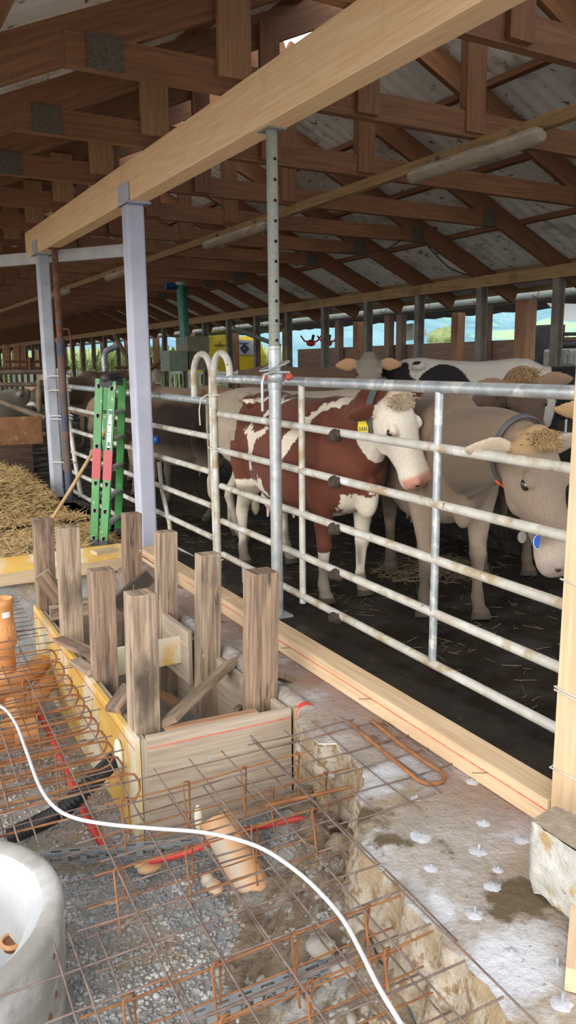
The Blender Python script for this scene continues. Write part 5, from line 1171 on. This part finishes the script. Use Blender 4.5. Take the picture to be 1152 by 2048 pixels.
def paint_hol(p, h, Mw, k_):
    c = np.tile(np.array((.46, .42, .37)), (len(p), 1)); n1 = npn(p, 2.1, 4)+.25*npn(p, 7, 1)
    xx = p[:, 0]; 
    blk = ((np.hypot((xx+.22)/.30, (p[:, 2]-1.0)/.36) < 1+.25*(npn(p, 5)-.5)) | (np.hypot((xx-.55)/.17, (p[:, 2]-1.1)/.20) < 1+.3*(npn(p, 6)-.5)) | (xx > .78+.1*npn(p, 4)) | ((n1 > .80) & (p[:, 2] < 1.1)))
    blk |= (npn(p, 2.6, 11)+.25*npn(p, 9, 2) > .82)
    c[blk] = (.012, .010, .010); hd = (h[:, 0] > -.05) & (h[:, 0] < .6) & (abs(h[:, 1]) < .2) & (abs(h[:, 2]) < .22); c[hd] = (.02, .018, .018)
    return c
C((4.98, 6.72), (6.35, 5.48), (7.2, 4.9, 1.5), (7.5, 4.6, 1.1), (.5, -.3, .8), 'black and white cow standing broadside behind the near gate at the right', paint_hol, z0=.2, s=1.04, voxel=.014, eyec=False)
gry = paint_plain((.40, .33, .25), face=(.26, .22, .17), poll=(.20, .17, .13), eared=(.50, .27, .12), ring=(.5, .45, .38))
p8 = PY(738, 716, 6.5)
C((6.5, 8.6), (5.35, 7.35), p8, p8+Vector((-.25, -.38, -.38)), (-.4, -.6, .7), 'grey faced cow with orange ear looking over the backs in the middle', gry, z0=.2, s=1.03)
brn2 = paint_plain((.15, .095, .06), belly=(.12, .08, .05), face=(.1, .07, .05))
C((4.3, 8.35), (5.55, 7.55), (6.0, 7.2, 1.1), (6.2, 7.0, .7), (.6, -.3, .6), 'brown cow whose long dark back shows behind the steel prop', brn2, z0=.2, s=1.0, eyec=False)
drk = paint_plain((.03, .017, .012), belly=(.20, .15, .11), face=(.05, .03, .02), legs=(.13, .10, .08))
def paint_dark(p, h, Mw, k_):
    c = drk(p, h, Mw, k_); c = mixc(c, sst(1.18, 1.32, p[:, 2]+.1*(npn(p, 6)-.5))*sst(.55, .2, p[:, 0]), (.24, .16, .10)); return c
r8 = C((3.55, 7.20), (3.05, 8.80), (2.95, 9.55, 1.15), (3.0, 9.95, .80), (0, .6, .7), 'dark brown cow behind the far gate, right of the lilac post', paint_dark, legs=(0, 0, .1, -.05), s=1.0)
collar(r8, 8, [(2.0, RED, .3)], None)
eh = r8[0].matrix_world.inverted() @ PX(313, 880, 2.86); r8[2]('neck_tag', MB().ell(eh, (.03, .03, .045)), BLUET, 'blue neck tag')
dun = paint_plain((.27, .185, .12), belly=(.34, .25, .17), face=(.15, .11, .08), ring=(.5, .43, .35), poll=(.2, .14, .09))
C((3.7, 10.6), (3.05, 9.55), PX(200, 830, 2.80), PX(192, 905, 2.78)+Vector((0, -.1, 0)), (-.1, -.9, .25), 'dun cow behind the green ladder with its head held low at the far gate', dun, s=1.02)
C((5.2, 15.0), (3.6, 13.8), (3.0, 13.3, 1.35), (2.7, 13.0, 1.0), (-.4, -.4, .8), 'brown cow in the distance left of the ladder, its back above the dun cow', brn2, z0=.15)
lyg = paint_plain((.30, .27, .22), face=(.45, .41, .35), belly=(.35, .3, .25))
C((3.1, 15.2), (1.75, 14.2), (1.45, 14.6, 1.25), (1.3, 14.25, .92), (-.2, -.5, .8), 'grey cow lying in the straw at the far left', lyg, z0=.32, lie=True, eyec=False, udder=False)
C((2.9, 17.8), (1.7, 18.1), (1.2, 18.2, 1.2), (.9, 18.2, .9), (-.2, -.1, .9), 'dark cow lying behind the grey one at the far left', brn, z0=.6, lie=True, eyec=False, udder=False)
for i, (x, y) in enumerate(((6.9, 30.), (8.2, 28.5), (9.3, 25.5))): C((x, y), (x-.4, y-1.5), (x-.5, y-2.1, 1.5), (x-.6, y-2.4, 1.1), (-.2, -.6, .7), ['pale distant cow between the two grey posts, left one', 'pale distant cow between the two grey posts, right one', 'pale distant cow right of the lilac post'][i], pale, voxel=.03, eyec=False)

# ------------------------------------------------------------ far left: rusty board, racks, bedding frames
a, b = PZ(-120, 893, .0), PZ(90, 890, .0); yb = 11.2
pa, pb_ = PY(-80, 838, yb), PY(84, 838, yb); qa = PY(84, 888, yb)
tag(obj('rusty_board', MB().beam(Vector((pa.x, yb, (pa.z+qa.z)/2)), Vector((pb_.x, yb, (pa.z+qa.z)/2)), .06, pa.z-qa.z), RUSTP, bevel=.02), 'broad rusty steel board standing at the left edge behind the straw', 'board')
tag(obj('barn_ground_sill', MB().box(-4, 2.5, 12.0, 12.15, .0, .55), W_DARK), 'dark low sill wall behind the rusty board', 'sill')
struct('trim_bedding', grid(-3, 2.9, 12.2, 24, 30, 40, lambda x, y: .55+.06*vnoise(x*2, y*2)), STRAWD)
straws('bedding_straw', 1800, lambda: (random.uniform(.5, 2.8), random.uniform(12.3, 16), .6), 'straw bedding around the lying cow', .1, .25, .5, r_=.004)
def pyx(x, y, Y): return PY(x, y, Y)
fr = thing('cubicle_frame', (1.8, 13, 0), 'dark tubular cubicle frame at the far left', 'frame')
for y_ in (745, 770): obj('rail', MB().tube([pyx(-40, y_, 13), pyx(130, y_-2, 13)], .035, 8), IRON, fr)
obj('post', MB().tube([pyx(78, 760, 13), pyx(78, 842, 13)], .05, 8), IRON, fr)
obj('rail', MB().tube([pyx(-10, 800, 13), pyx(90, 836, 12.7)], .05, 8), IRON, fr)
rk = thing('tube_rack', (5, 24, 0), 'dark horizontal tubes in front of the corn field at the left', 'rack')
for x0, x1, y_ in ((10, 130, 723), (-5, 140, 736), (230, 420, 735)): obj('rail', MB().tube([pyx(x0, y_, 24), pyx(x1, y_, 24)], .04, 6), RUST, rk)
for x_ in (60, 120, 300, 345): obj('rail', MB().tube([pyx(x_, 715, 24), pyx(x_, 745, 24)], .07, 6), RUST, rk)
for i, x_ in enumerate((12, 34, 45)): tag(obj('board_post', MB().beam(pyx(x_, 690, 30), pyx(x_, 742, 30), .22, .1, (0, 1, 0)), W_POST), 'pale brown board post at the far left end of the barn', 'post', 'board posts at the far left')
# curved feeder pipe and brace in the middle distance
tag(obj('curved_pipe', MB().tube(smooth_path([pyx(210, 742, 18), pyx(208, 715, 18), pyx(213, 702, 18), pyx(228, 695, 18), pyx(234, 685, 18)]), .07, 10), GALV), 'curved metal pipe standing in the distance before the corn', 'pipe')
tag(obj('slanted_bar', MB().tube([pyx(228, 668, 17), pyx(262, 732, 17)], .05, 8), IRON), 'dark slanted bar in front of the corn field', 'bar')
tag(obj('slanted_bar', MB().tube([pyx(300, 738, 16), pyx(335, 712, 16)], .05, 8), RUST), 'rusty slanted bar right of the lilac post', 'bar')
# auger silo: green tube with blue motor
ax = thing('feed_auger', tuple(pyx(370, 720, 15)), 'dark green upright feed tube with a blue motor and grey boxes', 'auger')
obj('tube', MB().tube([pyx(371, 690, 15), pyx(363, 585, 15), pyx(361, 566, 15)], .10, 18), GRNT, ax)
obj('cap', MB().tube([pyx(361, 572, 15), pyx(361, 565, 15)], .13, 18), GUT, ax)
obj('motor', MB().tube([pyx(331, 572, 15), pyx(350, 572, 15)], .07, 14).beam(pyx(350, 574, 15), pyx(362, 573, 15), .08, .10), BLUEM, ax, bevel=.01)
obj('hopper', MB().beam(pyx(363, 689, 15.1), pyx(406, 689, 15.1), .6, .30), BRNB, ax); obj('hopper', MB().beam(pyx(366, 722, 15.2), pyx(402, 722, 15.2), .6, .36), BRNB, ax)
obj('green_box', MB().beam(pyx(330, 722, 15), pyx(366, 722, 15), .5, .40), GRNB, ax)
# yellow machine with lettering
ym = thing('yellow_machine', tuple(pyx(460, 735, 19.5)), 'yellow farm machine with lettering behind the orange brown post', 'machine')
Y0 = 20.5
def quad3(pts, Y, dy):
    f = [pyx(x, y, Y) for x, y in pts]; n = len(f); g = [p+Vector((0, dy, 0)) for p in f]
    return MB().add(f+g, [tuple(range(n)), tuple(reversed(range(n, 2*n)))]+[(i, (i+1) % n, n+(i+1) % n, n+i) for i in range(n)])
obj('body_panel', quad3([(404, 675), (450, 669), (462, 745), (404, 745)], Y0, 1.2), YELM, ym)
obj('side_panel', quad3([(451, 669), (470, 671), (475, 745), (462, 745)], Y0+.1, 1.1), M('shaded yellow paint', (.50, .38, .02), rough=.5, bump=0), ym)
obj('lower_panel', quad3([(470, 709), (532, 709), (532, 745), (470, 745)], Y0+.05, 1.0), YELM, ym)
obj('slanted_panel', quad3([(508, 671), (520, 676), (530, 712), (508, 712)], Y0+.1, 1.0), YELM, ym)
obj('white_panel', quad3([(474, 679), (506, 681), (506, 710), (474, 709)], Y0-.02, .1), M('grey white panel', (.34, .38, .44), rough=.5, bump=0), ym)
c_ = pyx(489.5, 697, Y0-.05)
def ringq(c, a, b):
    o_ = [c+Vector((a*math.cos(k*math.pi/2), 0, a*math.sin(k*math.pi/2))) for k in range(4)]; i_ = [c+Vector((b*math.cos(k*math.pi/2), 0, b*math.sin(k*math.pi/2))) for k in range(4)]
    v = o_+i_+[p+Vector((0, .02, 0)) for p in o_+i_]
    return MB().add(v, [(k, (k+1) % 4, 4+(k+1) % 4, 4+k) for k in range(4)]+[(8+k, 12+k, 12+(k+1) % 4, 8+(k+1) % 4) for k in range(4)])
obj('diamond_emblem', ringq(c_, .15, .045), BLACK, ym)
def text(s, p, size, mat, parent, name):
    cu = bpy.data.curves.new(name, 'FONT'); cu.body = s; cu.size = size; cu.extrude = .004; cu.align_x = 'CENTER'; cu.materials.append(mat)
    tmp = bpy.data.objects.new('t', cu); COL.objects.link(tmp); dg = bpy.context.evaluated_depsgraph_get(); dg.update(); me = bpy.data.meshes.new_from_object(tmp.evaluated_get(dg)); bpy.data.objects.remove(tmp)
    o = bpy.data.objects.new(name, me); COL.objects.link(o); o.parent = parent; o.location = Vector(p)-wloc(parent); o.rotation_euler = (R(90), 0, 0); return o
text('KÖRBELT', pyx(441, 693, Y0-.02), .09, BLACK, ym, 'lettering'); q_ = MB(); [q_.beam(pyx(478+k*2.0, 686.5, Y0-.03), pyx(479.4+k*2.0, 686.5, Y0-.03), .004, .035) for k in range(10)]; obj('blurred_lettering', q_, BLUEM, ym)
tp_ = pyx(440, 684.5, Y0-.03); obj('warning_triangle', MB().add([tp_+Vector((-.03, 0, -.02)), tp_+Vector((.03, 0, -.02)), tp_+Vector((0, 0, .04))], [(0, 1, 2)]), BLACK, ym)
tag(obj('diagonal_bar', MB().tube([pyx(465, 656, 14), pyx(560, 692, 14)], .045, 10), GUT), 'pale diagonal bar crossing behind the prop towards the yellow machine', 'bar')
# red implement and field scaffold seen through the openings
rd = thing('red_implement', tuple(PX(650, 690, 15)), 'red tined hay implement outside beyond the boarded wall', 'machine')
for px in (662, 700-46+2): pass
for px in (660, 725-90+0, 661): pass
for px in (655, 622): 
    obj('hub', MB().ell(PX(px, 686, 15), (.16, .22, .12), 12, 8), TRED, rd)
    for sx in (-1, 1): obj('tine_arm', MB().tube([PX(px, 685, 15), PX(px+13*sx, 682, 15), PX(px+20*sx, 672, 15)], .03, 6), TRED, rd)
    obj('dark_paddle', MB().tube([PX(px+3, 679, 15), PX(px+5, 670, 15)], .05, 6), BLACK, rd)
ms = thing('lattice_mast', tuple(PX(845, 690, 40)), 'small grey lattice pole seen in front of the hills', 'mast')
for k in range(6): obj('strut', MB().tube([PX(842+(k % 3)*5, 652+k*3, 40), PX(848+(k % 2)*8, 668+k*2, 40)], .04, 5), GUT, ms)
tag(obj('plastic_sheet', MB().beam(PX(815, 648, 13), PX(815, 681, 13), .5, .01, (1, 0, 0)), M('greyish plastic sheet', (.30, .32, .28), (.45, .46, .42), rough=.4)), 'greyish sheet hanging in the opening left of the hill view', 'sheet')
# dark cabin of a vehicle at the right edge
vh = thing('vehicle', tuple(PX(1135, 720, 11)), 'dark vehicle with cab window behind the cows at the right edge', 'vehicle')
xg = 11.0
obj('cab', MB().beam(PX(1098, 650, xg), PX(1092, 745, xg), .5, .25, (1, 0, 0)), BLACK, vh); obj('cab', MB().tube([PX(1120, 640, xg), PX(1120, 700, xg)], .04, 6).tube([PX(1095, 690, xg), PX(1160, 688, xg)], .06, 6).tube([PX(1100, 668, xg), PX(1160, 668, xg)], .03, 6), BLACK, vh)
obj('engine_block', MB().box(10.7, 11.1, PX(1150, 720, xg).y-.3, PX(1108, 720, xg).y, .8, 1.85), METD, vh, bevel=.05)
for i in range(4): obj('canister', MB().tube([PX(1112+i*10, 728, xg-.3), PX(1112+i*10, 700+(i % 2)*8, xg-.3)], .06, 10), GUT, vh)
struct('window_1', MB().add([PX(1093, 606, 12), PX(1165, 608, 12), PX(1165, 642, 12), PX(1130, 642, 12)], [(0, 1, 2, 3)]), M('translucent pale sheet', (.9, .92, .92), rough=.6, bump=0))
# trees
def tree(x, y, h, r_, lab, col):
    t = thing('tree', (x, y, -1), lab, 'tree', 'trees beyond the barn')
    obj('trunk', MB().tube([(x, y, -2), (x, y, h*.5)], .3, 8), W_DARK, t)
    mb = MB(); 
    for k in range(26):
        a = random.uniform(0, 6.28); q = r_*random.uniform(0, .75); zz = h*.55+random.uniform(-.3, .38)*h; q *= 1-.5*max(0, (zz/h-.6)/.4)
        mb.ell((x+q*math.cos(a), y+q*math.sin(a), zz), (r_*.42, r_*.42, r_*.36), 12, 8)
    mb.v = [tuple(Vector(v)+Vector((vnoise(v[0]*1.5, v[2]*1.5)-.5, vnoise(v[1]*1.5, v[2]*1.7)-.5, vnoise(v[0]*2, v[1]*2)-.5))*1.1) for v in mb.v]
    obj('crown', mb, M('tree crown %s' % lab[:5], col, tuple(c*1.6 for c in col), scale=2.5, rough=1, bump=1, dist=.3, rnd=False), t)
d_ = ray(886, 700); q = 75/math.hypot(d_.x, d_.y); tree(d_.x*q, d_.y*q, 4.6, 2.4, 'round yellow green tree in the opening above the black and white cow', (.22, .27, .10))
d_ = ray(1100, 700); q = 80/math.hypot(d_.x, d_.y); tree(d_.x*q, d_.y*q, 4.6, 2.4, 'second pale tree seen right of the broad timber post', (.26, .28, .14))
# corn field at the left far side
V = []; F = []; k = 0
for i in range(5200):
    az = R(random.uniform(9.5, 30.0)); d = random.uniform(34, 60)*(1 if az > R(14) else 1.6); x, y = d*math.sin(az), d*math.cos(az)
    if x < 10.5: 
        y = max(y, 66) ; x = y*math.tan(az)
    h = random.uniform(1.9, 2.6)+(d-34)*.012; a = random.uniform(0, 6.28)
    for j in range(4):
        z = h*(.35+.16*j); a2 = a+j*2.6; dx, dy = math.cos(a2)*.42, math.sin(a2)*.42; nx, ny = -math.sin(a2)*.045, math.cos(a2)*.045
        V += [(x-nx, y-ny, z-.35), (x+nx, y+ny, z-.35), (x+dx*.6+nx, y+dy*.6+ny, z+.16), (x+dx*.6-nx, y+dy*.6-ny, z+.16), (x+dx, y+dy, z+.02)]; F += [(k, k+1, k+2, k+3), (k+3, k+2, k+4)]; k += 5
    V += [(x-.03, y, 0), (x+.03, y, 0), (x+.02, y, h), (x-.02, y, h)]; F.append((k, k+1, k+2, k+3)); k += 4
me = bpy.data.meshes.new('corn_field'); me.from_pydata(V, [], F); me.materials.append(M('corn leaves', (.28, .44, .14), (.50, .58, .24), scale=.8, rough=.7, bump=0, rnd=False, spots=[((.50, .46, .22), 2, .62, .66)])); me.update()
o = bpy.data.objects.new('corn_field', me); COL.objects.link(o); tag(o, 'field of tall green corn beyond the open side at the left', 'corn', None, 'stuff')
